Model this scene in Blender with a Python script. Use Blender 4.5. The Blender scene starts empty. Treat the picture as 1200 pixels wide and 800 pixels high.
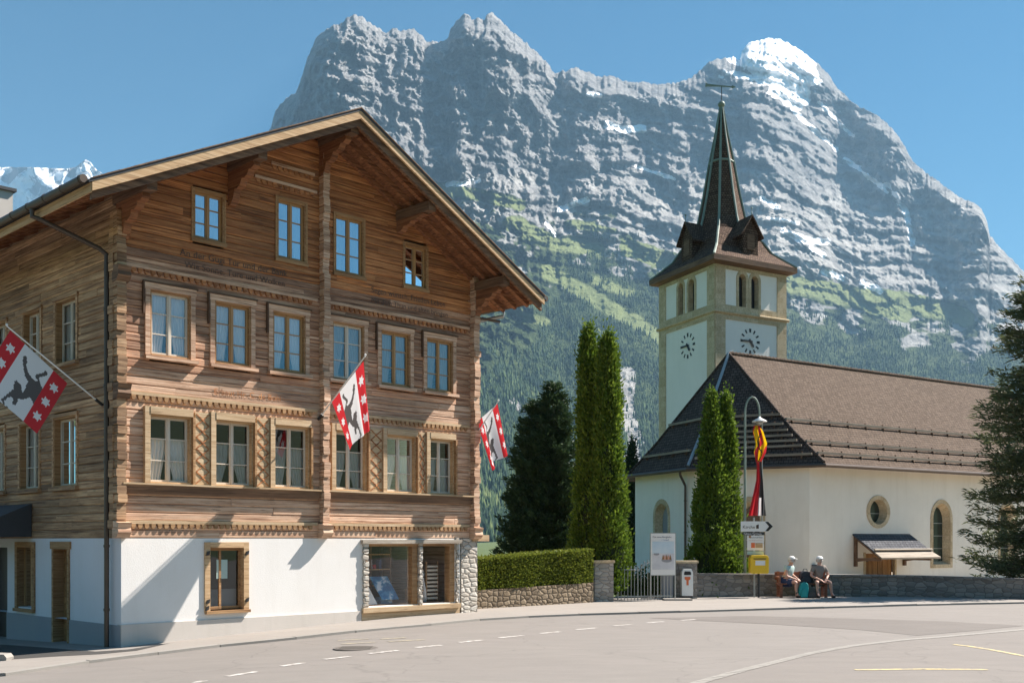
import bpy, bmesh, math, random
import numpy as np
from mathutils import Vector, Matrix
from mathutils.geometry import tessellate_polygon
random.seed(7); rng = np.random.default_rng(7)
scn = bpy.context.scene
COL = scn.collection
R = math.radians
# ------------------------------------------------ camera
F = 1200.0; HZ = 632.0; EZ = 1.9        # focal length and horizon measured in 1200 px wide photo units, eye height in metres
cam = bpy.data.cameras.new("camera"); camo = bpy.data.objects.new("camera", cam); COL.objects.link(camo)
camo.location = (0, 0, EZ); camo.rotation_euler = (R(90), 0, 0)
cam.sensor_width = 36; cam.lens = 36; cam.shift_y = (HZ - 400) / 1200
cam.clip_start = .1; cam.clip_end = 40000
scn.camera = camo
# ------------------------------------------------ light
SUN_AZ = 65.2; SUN_EL = 46.3            # azimuth clockwise from +Y
world = bpy.data.worlds.new("World"); scn.world = world; world.use_nodes = True
wn = world.node_tree; bg = wn.nodes["Background"]
sky = wn.nodes.new("ShaderNodeTexSky"); sky.sky_type = 'NISHITA'; sky.sun_disc = False
sky.sun_elevation = R(SUN_EL); sky.sun_rotation = R(SUN_AZ); sky.altitude = 1000; sky.air_density = 1.15; sky.dust_density = 0.25; sky.ozone_density = .8
tint = wn.nodes.new("ShaderNodeMixRGB"); tint.blend_type = 'MULTIPLY'; tint.inputs[0].default_value = 1; tint.inputs[2].default_value = (.19, .57, .71, 1)
wn.links.new(sky.outputs[0], tint.inputs[1]); wn.links.new(tint.outputs[0], bg.inputs[0]); bg.inputs[1].default_value = 0.05
sun = bpy.data.lights.new("sun", 'SUN'); sun.energy = 5.0; sun.angle = R(.5); sun.color = (1, .915, .83)
suno = bpy.data.objects.new("sun", sun); COL.objects.link(suno)
sd = Vector((math.sin(R(SUN_AZ)) * math.cos(R(SUN_EL)), math.cos(R(SUN_AZ)) * math.cos(R(SUN_EL)), math.sin(R(SUN_EL))))
suno.rotation_euler = sd.to_track_quat('Z', 'Y').to_euler()
suno.location = (60, 30, 80)
scn.view_settings.view_transform = 'Standard'; scn.view_settings.look = 'None'
scn.view_settings.exposure = 1.52; scn.view_settings.gamma = 1; scn.view_settings.use_curve_mapping = False
scn.render.engine = 'CYCLES'
cy = scn.cycles
cy.use_denoising = True; cy.max_bounces = 6; cy.diffuse_bounces = 3; cy.glossy_bounces = 3; cy.transparent_max_bounces = 12
cy.transmission_bounces = 4; cy.volume_bounces = 0; cy.caustics_reflective = False; cy.caustics_refractive = False
cy.sample_clamp_indirect = 6

# ------------------------------------------------ materials
MATS = {}
class NT:
    def __init__(s, name):
        s.m = bpy.data.materials.new(name); s.m.use_nodes = True; s.t = s.m.node_tree
        s.b = s.t.nodes["Principled BSDF"]; s.o = s.t.nodes["Material Output"]; MATS[name] = s.m
    def n(s, typ, **kw):
        nd = s.t.nodes.new("ShaderNode" + typ)
        for k, v in kw.items():
            if k.startswith('i_'):
                key = k[2:]; key = int(key) if key.isdigit() else key.replace('_', ' ')
                nd.inputs[key].default_value = v
            else: setattr(nd, k, v)
        return nd
    def l(s, a, b): s.t.links.new(a, b)
    def coord(s, kind='UV', scale=(1, 1, 1), rot=(0, 0, 0)):
        tc = s.n("TexCoord"); mp = s.n("Mapping"); mp.inputs['Scale'].default_value = scale; mp.inputs['Rotation'].default_value = rot
        s.l(tc.outputs[kind], mp.inputs[0]); return mp.outputs[0]
    def noise(s, vec, scale=5, detail=5, rough=.6, dist=0):
        nd = s.n("TexNoise"); nd.inputs['Scale'].default_value = scale; nd.inputs['Detail'].default_value = detail
        nd.inputs['Roughness'].default_value = rough; nd.inputs['Distortion'].default_value = dist; s.l(vec, nd.inputs['Vector']); return nd.outputs[0]
    def ramp(s, fac, stops):
        nd = s.n("ValToRGB"); cr = nd.color_ramp
        while len(cr.elements) < len(stops): cr.elements.new(.5)
        for e, (p, c) in zip(cr.elements, stops):
            e.position = p; e.color = (*c, 1) if len(c) == 3 else c
        s.l(fac, nd.inputs[0]); return nd.outputs[0]
    def mix(s, fac, a, b, mode='MIX'):
        nd = s.n("MixRGB", blend_type=mode)
        for i, x in ((0, fac), (1, a), (2, b)):
            if hasattr(x, 'links'): s.l(x, nd.inputs[i])
            elif i == 0: nd.inputs[0].default_value = x
            else: nd.inputs[i].default_value = (*x, 1)
        return nd.outputs[0]
    def math(s, op, a, b=0.0, c=None):
        nd = s.n("Math", operation=op)
        for i, x in enumerate((a, b) if c is None else (a, b, c)):
            if hasattr(x, 'links'): s.l(x, nd.inputs[i])
            else: nd.inputs[i].default_value = x
        return nd.outputs[0]
    def bump(s, h, strength=.5, dist=.02, nrm=None):
        nd = s.n("Bump"); nd.inputs['Strength'].default_value = strength; nd.inputs['Distance'].default_value = dist
        s.l(h, nd.inputs['Height'])
        if nrm is not None: s.l(nrm, nd.inputs['Normal'])
        return nd.outputs[0]
    def fin(s, col=None, rough=.8, nrm=None, metal=0, spec=None):
        if col is not None:
            if hasattr(col, 'links'): s.l(col, s.b.inputs['Base Color'])
            else: s.b.inputs['Base Color'].default_value = (*col, 1)
        if hasattr(rough, 'links'): s.l(rough, s.b.inputs['Roughness'])
        else: s.b.inputs['Roughness'].default_value = rough
        s.b.inputs['Metallic'].default_value = metal
        if spec is not None: s.b.inputs['Specular IOR Level'].default_value = spec
        if nrm is not None: s.l(nrm, s.b.inputs['Normal'])
        return s.m
    def rnd(s): return s.n("NewGeometry").outputs['Random Per Island']

def m_plain(name, c, rough=.7, var=.15, scale=6, metal=0, bump=0, spec=None, detail=5):
    t = NT(name); v = t.coord('Object'); f = t.noise(v, scale, detail)
    col = t.mix(f, tuple(x * (1 - var) for x in c), tuple(min(1, x * (1 + var)) for x in c))
    nr = t.bump(t.noise(v, scale * 6, 4), bump, .01) if bump else None
    return t.fin(col, rough, nr, metal, spec)

def m_wood(name, c0, c1, c2, rnd=.5, grain=12, rough=.8, stain=.5, vert=False):
    """weathered timber: streaks along the board, tone differs from board to board"""
    t = NT(name)
    tc = t.n("TexCoord"); sep = t.n("SeparateXYZ"); t.l(tc.outputs['UV'], sep.inputs[0])
    r = t.rnd()
    off = t.math('MULTIPLY', r, 37.0)
    a, b = (sep.outputs[1], sep.outputs[0]) if vert else (sep.outputs[0], sep.outputs[1])
    cmb = t.n("CombineXYZ"); t.l(t.math('ADD', t.math('MULTIPLY', a, .38), off), cmb.inputs[0]); t.l(t.math('MULTIPLY', b, grain), cmb.inputs[1])
    f = t.noise(cmb.outputs[0], 1.6, 8, .68, .12)
    col = t.ramp(f, [(.34, c0), (.48, c1), (.66, c2)])
    tone = t.math('ADD', t.math('MULTIPLY', r, rnd), 1 - rnd / 2)
    tn = t.n("CombineXYZ"); [t.l(tone, tn.inputs[i]) for i in range(3)]
    col = t.mix(1.0, col, tn.outputs[0], 'MULTIPLY')
    big = t.noise(t.coord('UV', (1.0, 1.6, 1)), .55, 5, .6)
    col = t.mix(t.math('MULTIPLY', t.ramp(big, [(.42, (0, 0, 0)), (.68, (1, 1, 1))]), stain), col, tuple(x * .72 for x in c0))
    # dark cracks
    cr = t.noise(cmb.outputs[0], 5.0, 4, .6, .0)
    col = t.mix(t.ramp(cr, [(.33, (1, 1, 1)), (.41, (0, 0, 0))]), col, tuple(x * .4 for x in c0))
    nr = t.bump(f, .55, .012)
    return t.fin(col, rough, nr)

def m_foliage(name, c0, c1, trans=.25, rough=.6):
    t = NT(name); r = t.rnd()
    v = t.noise(t.coord('Object'), .9, 3)
    col = t.mix(r, c0, c1); col = t.mix(t.math('MULTIPLY', v, .5), col, tuple(x * .8 for x in c0))
    t.fin(col, rough, spec=.25)
    tr = t.n("BsdfTranslucent"); t.l(col, tr.inputs[0]); mx = t.n("MixShader"); mx.inputs[0].default_value = trans
    t.l(t.b.outputs[0], mx.inputs[1]); t.l(tr.outputs[0], mx.inputs[2]); t.l(mx.outputs[0], t.o.inputs[0])
    return t.m

def m_brick(name, w, h, cols, mortar, msize=.012, rough=.9, rndv=1.0, bump=.8, dist=.02, offset=.5, nz=.5, warp=0.0, rot=0):
    t = NT(name); v = t.coord('UV', (1, 1, 1), (0, 0, rot))
    if warp:
        nn = t.n("TexNoise"); nn.inputs['Scale'].default_value = 2.2; t.l(v, nn.inputs['Vector'])
        sb = t.n("VectorMath", operation='SUBTRACT'); t.l(nn.outputs['Color'], sb.inputs[0]); sb.inputs[1].default_value = (.5, .5, .5)
        sc = t.n("VectorMath", operation='SCALE'); t.l(sb.outputs[0], sc.inputs[0]); sc.inputs['Scale'].default_value = warp
        ad = t.n("VectorMath", operation='ADD'); t.l(v, ad.inputs[0]); t.l(sc.outputs[0], ad.inputs[1]); v = ad.outputs[0]
    b = t.n("TexBrick"); t.l(v, b.inputs['Vector']); b.offset = offset
    b.inputs['Scale'].default_value = 1; b.inputs['Brick Width'].default_value = w; b.inputs['Row Height'].default_value = h
    b.inputs['Mortar Size'].default_value = msize; b.inputs['Mortar Smooth'].default_value = .3
    b.inputs['Color1'].default_value = (0, 0, 0, 1); b.inputs['Color2'].default_value = (1, 1, 1, 1); b.inputs['Mortar'].default_value = (.5, .5, .5, 1)
    col = t.ramp(b.outputs['Color'], [(i / (len(cols) - 1), c) for i, c in enumerate(cols)])
    f = t.noise(t.coord('Object'), 14, 6, .7)
    g = t.mix(1, (1 - nz / 2,) * 3, (1 + nz / 2,) * 3); 
    col = t.mix(.6, col, t.ramp(f, [(.3, tuple(x * .55 for x in cols[0])), (.7, cols[-1])]), 'MIX') if nz else col
    col = t.mix(b.outputs['Fac'], col, mortar)
    hh = t.math('SUBTRACT', t.math('MULTIPLY', f, .5), b.outputs['Fac'])
    return t.fin(col, rough, t.bump(hh, bump, dist), spec=.12)

m_wood('logwood', (.19, .085, .045), (.60, .375, .245), (.80, .60, .44), rnd=.42, stain=.42)
m_wood('logwood_warm', (.10, .032, .010), (.40, .155, .055), (.66, .32, .13), rnd=.6, stain=.5)
m_wood('logwood_mid', (.10, .04, .022), (.44, .235, .14), (.74, .48, .32), rnd=.7, stain=.5)
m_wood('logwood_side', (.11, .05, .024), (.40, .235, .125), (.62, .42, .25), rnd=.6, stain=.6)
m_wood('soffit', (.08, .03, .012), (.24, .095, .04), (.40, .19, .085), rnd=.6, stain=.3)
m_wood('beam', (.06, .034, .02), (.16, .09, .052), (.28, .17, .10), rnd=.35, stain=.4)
m_wood('newwood', (.34, .20, .10), (.52, .34, .18), (.64, .46, .28), rnd=.2, stain=.12)
m_wood('casing', (.20, .10, .04), (.36, .20, .09), (.48, .30, .15), rnd=.25, stain=.3)
m_wood('casing_light', (.36, .23, .12), (.52, .37, .22), (.62, .48, .31), rnd=.2, stain=.3)
m_wood('panelwood', (.34, .22, .12), (.52, .38, .22), (.64, .50, .33), rnd=.2, stain=.35)
m_wood('doorwood', (.20, .09, .03), (.34, .17, .06), (.42, .24, .10), rnd=.3, stain=.1, vert=True)
m_wood('benchwood', (.16, .055, .03), (.30, .11, .06), (.38, .17, .09), rnd=.3, stain=.2)
m_wood('greywood', (.20, .16, .12), (.36, .31, .25), (.48, .43, .36), rnd=.4, stain=.3)
m_wood('oldwood', (.14, .11, .08), (.27, .22, .17), (.38, .33, .26), rnd=.4, stain=.3)
m_plain('sash_white', (.62, .56, .47), .5, .08)
m_plain('sash_brown', (.42, .24, .10), .5, .15)
m_plain('carve_dark', (.10, .055, .03), .8, .3, 20)
m_plain('ink', (.085, .06, .05), .9, .4, 25)
m_plain('black', (.012, .012, .014), .5, .2)
m_plain('iron', (.035, .036, .038), .45, .2, metal=.3)
m_plain('gutter', (.10, .075, .06), .45, .25, 3, metal=.6)
m_plain('zinc', (.38, .39, .38), .4, .2, 5, metal=.6)
m_plain('copper', (.20, .26, .22), .6, .35, 3)
m_plain('dark_roof', (.045, .048, .055), .6, .2, 3)
m_plain('white_paint', (.78, .78, .76), .45, .04)
m_plain('yellow_paint', (.80, .50, .02), .35, .06)
m_plain('orange_paint', (.70, .16, .05), .5, .06)
m_plain('green_glass', (.02, .035, .03), .12, .3, 3)
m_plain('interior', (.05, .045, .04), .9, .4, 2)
m_plain('skin', (.62, .34, .25), .55, .1, 12)
m_plain('hair', (.55, .52, .48), .8, .15, 30)
m_plain('teal', (.02, .30, .30), .8, .15, 8)
m_plain('navy', (.03, .05, .12), .8, .2, 8)
m_plain('shirt_grey', (.26, .22, .19), .9, .12, 8)
m_plain('shirt_pale', (.42, .55, .52), .9, .12, 8)
m_plain('shorts_dark', (.10, .085, .075), .9, .2, 8)
m_plain('cap_white', (.80, .79, .76), .8, .05)
m_plain('leather', (.05, .035, .03), .6, .2)
m_plain('backpack', (.03, .032, .04), .7, .3, 8)

def cloth_mat(name, c):
    t = NT(name); v = t.coord('UV', (1, 1, 1)); w = t.noise(v, 160, 2)
    col = t.mix(w, tuple(x * .9 for x in c), c); t.fin(col, .85)
    tr = t.n("BsdfTranslucent"); t.l(col, tr.inputs[0]); mx = t.n("MixShader"); mx.inputs[0].default_value = .35
    t.l(t.b.outputs[0], mx.inputs[1]); t.l(tr.outputs[0], mx.inputs[2]); t.l(mx.outputs[0], t.o.inputs[0])
cloth_mat('flag_red', (.62, .035, .045)); cloth_mat('flag_white', (.82, .82, .84)); cloth_mat('flag_grey', (.12, .11, .11))
cloth_mat('flag_yellow', (.85, .55, .01)); cloth_mat('flag_black', (.02, .02, .022)); cloth_mat('curtain', (.92, .92, .90))

def glass(name, fac, tint=(.75, .8, .8), rough=.01, fk=1.0):
    t = NT(name); g = t.n("BsdfGlossy"); g.inputs['Roughness'].default_value = rough; g.inputs[0].default_value = (.92, .97, 1, 1)
    v = t.coord('Object'); nn = t.bump(t.noise(v, 1.3, 2), .05, .05); t.l(nn, g.inputs['Normal'])
    tr = t.n("BsdfTransparent"); tr.inputs[0].default_value = (*tint, 1)
    fr = t.n("Fresnel"); fr.inputs[0].default_value = 1.6
    mx = t.n("MixShader"); t.l(t.math('ADD', t.math('MULTIPLY', fr.outputs[0], fk), fac), mx.inputs[0]); t.l(tr.outputs[0], mx.inputs[1]); t.l(g.outputs[0], mx.inputs[2])
    t.l(mx.outputs[0], t.o.inputs[0])
glass('glass', .02, (1, 1, 1)); glass('glass_attic', .5, (.6, .65, .7)); glass('glass_mid', .12, (1, 1, 1)); glass('glass_shop', 0, (1, 1, 1), fk=.30)

def plaster(name, c, dirt=.25, stain=(.45, .42, .36)):
    t = NT(name); v = t.coord('Object')
    a = t.noise(v, .6, 6, .65); b = t.noise(v, 9, 6, .6); s = t.noise(t.coord('UV', (2.2, .25, 1)), 1.2, 6, .65)
    col = t.mix(t.math('MULTIPLY', t.ramp(a, [(.4, (0, 0, 0)), (.7, (1, 1, 1))]), dirt), c, stain)
    col = t.mix(t.math('MULTIPLY', t.ramp(s, [(.5, (0, 0, 0)), (.75, (1, 1, 1))]), dirt * 1.2), col, stain)
    col = t.mix(t.math('MULTIPLY', b, .12), col, tuple(x * .6 for x in c))
    t.fin(col, .9, t.bump(t.noise(v, 40, 5), .35, .01))
plaster('plaster', (.82, .80, .77), .16, (.60, .56, .50)); plaster('plinth', (.62, .57, .52), .3)
plaster('church_plaster', (.92, .87, .78), .22, (.64, .58, .49)); plaster('tower_plaster', (.94, .905, .84), .08); plaster('plaster_shade', (.74, .74, .78), .12)  # the last is the house plaster, darker and bluer for the shaded side
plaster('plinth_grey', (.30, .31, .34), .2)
m_brick('sandstone', .55, .3, [(.46, .33, .19), (.68, .53, .34), (.80, .66, .46)], (.50, .41, .28), .01, nz=.6, bump=.5)

def m_rubble(name, scl, cols, mortar, asp=1.7, edge=.045, dist=.06):
    """irregular coursed rubble: stretched cells with dark joints"""
    t = NT(name); tc = t.n("TexCoord"); mp = t.n("Mapping"); mp.inputs['Scale'].default_value = (scl, scl * asp, 1); t.l(tc.outputs['UV'], mp.inputs[0])
    w = t.n("TexNoise"); w.inputs['Scale'].default_value = 1.3; w.inputs['Detail'].default_value = 4; t.l(mp.outputs[0], w.inputs['Vector'])
    ad = t.n("VectorMath", operation='MULTIPLY_ADD'); t.l(w.outputs['Color'], ad.inputs[0]); ad.inputs[1].default_value = (.45, .35, 0); t.l(mp.outputs[0], ad.inputs[2])
    a = t.n("TexVoronoi", voronoi_dimensions='2D', feature='F1'); a.inputs['Scale'].default_value = 1; a.inputs['Randomness'].default_value = .72; t.l(ad.outputs[0], a.inputs['Vector'])
    b = t.n("TexVoronoi", voronoi_dimensions='2D', feature='DISTANCE_TO_EDGE'); b.inputs['Scale'].default_value = 1; b.inputs['Randomness'].default_value = .72; t.l(ad.outputs[0], b.inputs['Vector'])
    sp = t.n("SeparateColor"); t.l(a.outputs['Color'], sp.inputs[0]); col = t.ramp(sp.outputs[0], [(i / (len(cols) - 1), c) for i, c in enumerate(cols)])
    f = t.noise(t.coord('Object'), 16, 7, .7); col = t.mix(t.math('MULTIPLY', f, .6), col, tuple(x * .55 for x in cols[1]))
    e = t.ramp(b.outputs['Distance'], [(edge * .5, (1, 1, 1)), (edge * 1.6, (0, 0, 0))]); col = t.mix(e, col, mortar)
    h = t.math('ADD', t.math('MINIMUM', b.outputs['Distance'], .25), t.math('MULTIPLY', f, .12)); return t.fin(col, .95, t.bump(h, 1, dist * 2))
m_rubble('wallstone', 3.6, [(.17, .155, .14), (.25, .23, .21), (.36, .335, .30), (.22, .20, .185)], (.12, .11, .10), 2.0, .035, .03)
m_rubble('palestone', 4.0, [(.32, .30, .27), (.46, .43, .39), (.58, .55, .50)], (.20, .18, .16), 2.0, .04, .03)
m_rubble('roughstone', 5.0, [(.13, .095, .06), (.24, .18, .115), (.36, .28, .19), (.18, .135, .09)], (.06, .047, .032), 1.5, .06, .04)
m_rubble('cornerstone', 4.2, [(.44, .39, .33), (.58, .54, .47), (.68, .64, .58)], (.20, .17, .14), 2.0, .05, .04)
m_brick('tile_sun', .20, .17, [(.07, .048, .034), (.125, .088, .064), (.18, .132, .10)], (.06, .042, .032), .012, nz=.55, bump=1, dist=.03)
m_brick('tile_shade', .20, .17, [(.055, .038, .03), (.105, .074, .06), (.165, .122, .10)], (.02, .016, .015), .014, nz=.5, bump=1, dist=.03)  # same roof tile as the sunny slope, darkened for faces turned from the sun
m_brick('tile_spire', .16, .14, [(.05, .025, .02), (.13, .07, .05), (.25, .17, .12)], (.03, .02, .016), .016, nz=.5, bump=1, dist=.03)
m_brick('tile_door', .20, .16, [(.05, .055, .07), (.11, .115, .13), (.17, .175, .19)], (.025, .025, .03), .012, nz=.4, bump=1, dist=.02)

def asphalt(name, c, patch=.15, crack=True):
    t = NT(name); v = t.coord('Object')
    a = t.noise(v, .35, 6, .6); st = t.noise(t.coord('Object', (.12, 1.2, 1), (0, 0, R(12))), .8, 5); g = t.noise(v, 60, 4, .7); sp = t.n("TexVoronoi"); sp.inputs['Scale'].default_value = 55; t.l(v, sp.inputs['Vector'])
    col = t.mix(a, tuple(x * (1 - patch) for x in c), tuple(x * (1 + patch) for x in c))
    mt_ = t.noise(t.coord('Object', (.5, 1.6, 1)), 1.6, 7, .7); col = t.mix(t.ramp(mt_, [(.42, (.45, .45, .45)), (.6, (0, 0, 0))]), col, tuple(x * .72 for x in c))
    col = t.mix(t.math('MULTIPLY', st, .5), col, tuple(x * .78 for x in c))
    col = t.mix(t.math('MULTIPLY', g, .45), col, tuple(x * .55 for x in c))
    col = t.mix(t.ramp(sp.outputs['Distance'], [(.0, (.5, .5, .5)), (.25, (0, 0, 0))]), col, tuple(min(1, x * 1.5) for x in c))
    if crack:
        vo = t.n("TexVoronoi", feature='DISTANCE_TO_EDGE'); vo.inputs['Scale'].default_value = .28
        wv = t.n("TexNoise"); wv.inputs['Scale'].default_value = 1.5; wv.inputs['Detail'].default_value = 6; t.l(v, wv.inputs['Vector'])
        ad = t.n("VectorMath", operation='MULTIPLY_ADD'); t.l(wv.outputs['Color'], ad.inputs[0]); ad.inputs[1].default_value = (1.2, 1.2, 0); t.l(v, ad.inputs[2])
        t.l(ad.outputs[0], vo.inputs['Vector'])
        col = t.mix(t.math('MULTIPLY', t.ramp(vo.outputs['Distance'], [(.0, (1, 1, 1)), (.006, (0, 0, 0))]), .35), col, tuple(x * .35 for x in c))
    t.fin(col, .85, t.bump(g, .4, .01))
asphalt('asphalt', (.232, .21, .19), .15); asphalt('asphalt_patch', (.17, .15, .134), .16); asphalt('asphalt_side', (.215, .192, .172), .16)
asphalt('bounce_gravel', (.40, .345, .28), .12, False); asphalt('alley_shade', (.06, .055, .05), .2, False); asphalt('pavement', (.315, .285, .255), .12, False); asphalt('kerb', (.33, .31, .28), .25, False)
t = NT('grass'); v = t.coord('Object'); t.fin(t.mix(t.noise(v, .8, 8), (.035, .06, .015), (.09, .13, .035)), .9, t.bump(t.noise(v, 20, 5), .6, .05))
t = NT('road_white'); v = t.coord('Object'); t.fin(t.mix(t.ramp(t.noise(v, 9, 8, .75), [(.40, (0, 0, 0)), (.55, (1, 1, 1))]), (.62, .60, .57), (.30, .27, .24)), .8)
t = NT('road_yellow'); v = t.coord('Object'); t.fin(t.mix(t.ramp(t.noise(v, 8, 8, .75), [(.42, (0, 0, 0)), (.6, (1, 1, 1))]), (.62, .50, .22), (.28, .25, .2)), .8)
t = NT('road_yellow_worn'); v = t.coord('Object'); t.fin(t.mix(t.ramp(t.noise(v, 8, 8, .75), [(.36, (0, 0, 0)), (.5, (1, 1, 1))]), (.44, .38, .22), (.25, .225, .19)), .8)
m_foliage('fol_thuja', (.06, .12, .012), (.21, .29, .035), .35); m_foliage('fol_spruce', (.022, .052, .024), (.08, .125, .05), .18)
m_foliage('fol_pine', (.06, .08, .035), (.19, .215, .10), .25); m_foliage('fol_hedge', (.09, .13, .018), (.26, .29, .045), .35)
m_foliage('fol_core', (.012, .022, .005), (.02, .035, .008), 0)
m_foliage('fol_shrub', (.05, .09, .02), (.12, .17, .04), .25)
m_plain('bark', (.10, .075, .055), .95, .35, 8, bump=.6)

# ------------------------------------------------ geometry helpers
def ray(px, py): return Vector(((px - 600) / F, 1, (HZ - py) / F))
def at(px, py, Y): return Vector((0, 0, EZ)) + ray(px, py) * Y
def G(x):
    t = max(0.0, -(x + 2)); return max(-2.0, -.05 * (math.sqrt(t * t + 1) - 1))
def gnd(px, py, h=0.0):
    """where the sight line through this point of the photo meets the ground"""
    r = ray(px, py); Y = (EZ) / -r.z
    for _ in range(20):
        Y = (EZ - G(r.x * Y) - h) / -r.z
    return Vector((r.x * Y, Y, G(r.x * Y) + h))
def hit(px, py, p0, d):
    r = ray(px, py); n = Vector((-d.y, d.x)); k = n.dot(Vector((p0.x, p0.y))) / (n.x * r.x + n.y * r.y)
    P = Vector((0, 0, EZ)) + r * k; return (Vector((P.x - p0.x, P.y - p0.y))).dot(Vector((d.x, d.y))), P.z, P

ORG = {}
def frame(o, ex, ey, ez=(0, 0, 1)):
    o, ex, ey, ez = Vector(o), Vector(ex), Vector(ey), Vector(ez)
    return lambda x, y, z: o + ex * x + ey * y + ez * z
W0 = frame((0, 0, 0), (1, 0, 0), (0, 1, 0))

class MB:
    def __init__(s): s.v = []; s.f = []; s.m = []
    def add(s, vs, fs, m=0):
        b = len(s.v); s.v += [tuple(v) for v in vs]; s.f += [tuple(b + i for i in f) for f in fs]; s.m += [m] * len(fs)
    def box(s, fr, x0, x1, y0, y1, z0, z1, m=0):
        s.add([fr(x, y, z) for z in (z0, z1) for (x, y) in ((x0, y0), (x1, y0), (x1, y1), (x0, y1))],
              [(0, 3, 2, 1), (4, 5, 6, 7), (0, 1, 5, 4), (1, 2, 6, 5), (2, 3, 7, 6), (3, 0, 4, 7)], m)
    def prism(s, fr, poly, y0, y1, m=0, cap=True):
        """polygon in (x,z), extruded along y"""
        n = len(poly); vs = [fr(x, y0, z) for x, z in poly] + [fr(x, y1, z) for x, z in poly]
        fs = [(i, (i + 1) % n, n + (i + 1) % n, n + i) for i in range(n)]
        if cap:
            tri = tessellate_polygon([[Vector((x, z, 0)) for x, z in poly]])
            fs += [tuple(t) for t in tri] + [tuple(n + i for i in reversed(t)) for t in tri]
        s.add(vs, fs, m)
    def beam(s, a, b, w, h, m=0, up=Vector((0, 0, 1))):
        a, b = Vector(a), Vector(b); d = (b - a).normalized(); sx = d.cross(up)
        sx = sx.normalized() if sx.length > 1e-4 else Vector((1, 0, 0)); sz = sx.cross(d)
        L = (b - a).length; s.box(frame(a, sx, d, sz), -w / 2, w / 2, 0, L, -h / 2, h / 2, m)
    def tube(s, pts, r, n=8, m=0, cap=True):
        pts = [Vector(p) for p in pts]; rs = r if isinstance(r, (list, tuple)) else [r] * len(pts)
        vs = []; up = Vector((0, 0, 1)); last = None
        for i, p in enumerate(pts):
            d = (pts[min(i + 1, len(pts) - 1)] - pts[max(i - 1, 0)]).normalized()
            if last is None:
                a = d.cross(up); a = a if a.length > .05 else d.cross(Vector((1, 0, 0)))
            else: a = last - d * last.dot(d)
            a.normalize(); last = a; b = d.cross(a)
            for k in range(n):
                t = 2 * math.pi * k / n; vs.append(p + (a * math.cos(t) + b * math.sin(t)) * rs[i])
        fs = []
        for i in range(len(pts) - 1):
            for k in range(n): fs.append((i * n + k, i * n + (k + 1) % n, (i + 1) * n + (k + 1) % n, (i + 1) * n + k))
        if cap: fs += [tuple(reversed(range(n))), tuple(range((len(pts) - 1) * n, len(pts) * n))]
        s.add(vs, fs, m)
    def lathe(s, c, prof, n=16, m=0, fr=None, phase=0):
        """prof: list of (r,z)"""
        fr = fr or frame(c, (1, 0, 0), (0, 1, 0)); vs = []; fs = []
        for r, z in prof:
            for k in range(n):
                t = 2 * math.pi * (k + phase) / n; vs.append(fr(r * math.cos(t), r * math.sin(t), z))
        for i in range(len(prof) - 1):
            for k in range(n): fs.append((i * n + k, i * n + (k + 1) % n, (i + 1) * n + (k + 1) % n, (i + 1) * n + k))
        fs += [tuple(reversed(range(n))), tuple(range((len(prof) - 1) * n, len(prof) * n))]
        s.add(vs, fs, m)
    def quad(s, a, b, c, d, m=0): s.add([a, b, c, d], [(0, 1, 2, 3)], m)
    def wall(s, fr, outer, holes, depth=.25, m=0, mr=None, y=0):
        loops = [[Vector((x, z, 0)) for x, z in outer]] + [[Vector((x, z, 0)) for x, z in h] for h in holes]
        flat = [p for lp in loops for p in lp]
        s.add([fr(p.x, y, p.y) for p in flat], [tuple(t) for t in tessellate_polygon(loops)], m)
        for h in holes:
            n = len(h)
            s.add([fr(x, y, z) for x, z in h] + [fr(x, y - depth, z) for x, z in h], [(i, (i + 1) % n, n + (i + 1) % n, n + i) for i in range(n)], m if mr is None else mr)
    def build(s, name, mats, parent=None, origin=None, smooth=False, fix=True):
        if isinstance(mats, str): mats = [mats]
        org = ORG[parent] if parent is not None else Vector(origin if origin is not None else (0, 0, 0))
        v = np.array(s.v, dtype=np.float64).reshape(-1, 3) - np.array(org)
        me = bpy.data.meshes.new(name); me.from_pydata(v.tolist(), [], s.f); me.update()
        if fix and len(s.f) < 60000:
            bm = bmesh.new(); bm.from_mesh(me); bmesh.ops.recalc_face_normals(bm, faces=bm.faces); bm.to_mesh(me); bm.free()
        for x in mats: me.materials.append(MATS[x])
        if len(mats) > 1: me.polygons.foreach_set('material_index', s.m)
        if smooth: me.polygons.foreach_set('use_smooth', [True] * len(me.polygons))
        autouv(me, np.array(org))
        o = bpy.data.objects.new(name, me); COL.objects.link(o); ORG[o] = org
        if parent is not None: o.parent = parent
        else: o.location = org
        return o

def autouv(me, org):
    npl = len(me.polygons)
    if not npl: return
    nr = np.empty(npl * 3); me.polygons.foreach_get('normal', nr); nr = nr.reshape(-1, 3)
    lt = np.empty(npl, dtype=np.int32); me.polygons.foreach_get('loop_total', lt)
    lv = np.empty(len(me.loops), dtype=np.int32); me.loops.foreach_get('vertex_index', lv)
    co = np.empty(len(me.vertices) * 3); me.vertices.foreach_get('co', co); co = co.reshape(-1, 3) + org
    u = np.stack([-nr[:, 1], nr[:, 0], np.zeros(npl)], 1); ln = np.linalg.norm(u, axis=1)
    flat = ln < .12; u[flat] = (1, 0, 0); u /= np.maximum(np.linalg.norm(u, axis=1), 1e-9)[:, None]
    w = np.cross(nr, u); w[flat] = (0, 1, 0); sg = np.where(w[:, 2] < 0, -1, 1); w *= sg[:, None]
    ul = np.repeat(u, lt, 0); wl = np.repeat(w, lt, 0); p = co[lv]
    uv = np.stack([(ul * p).sum(1), (wl * p).sum(1)], 1).astype(np.float32)
    me.uv_layers.new(name='UVMap').data.foreach_set('uv', uv.ravel())

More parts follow.
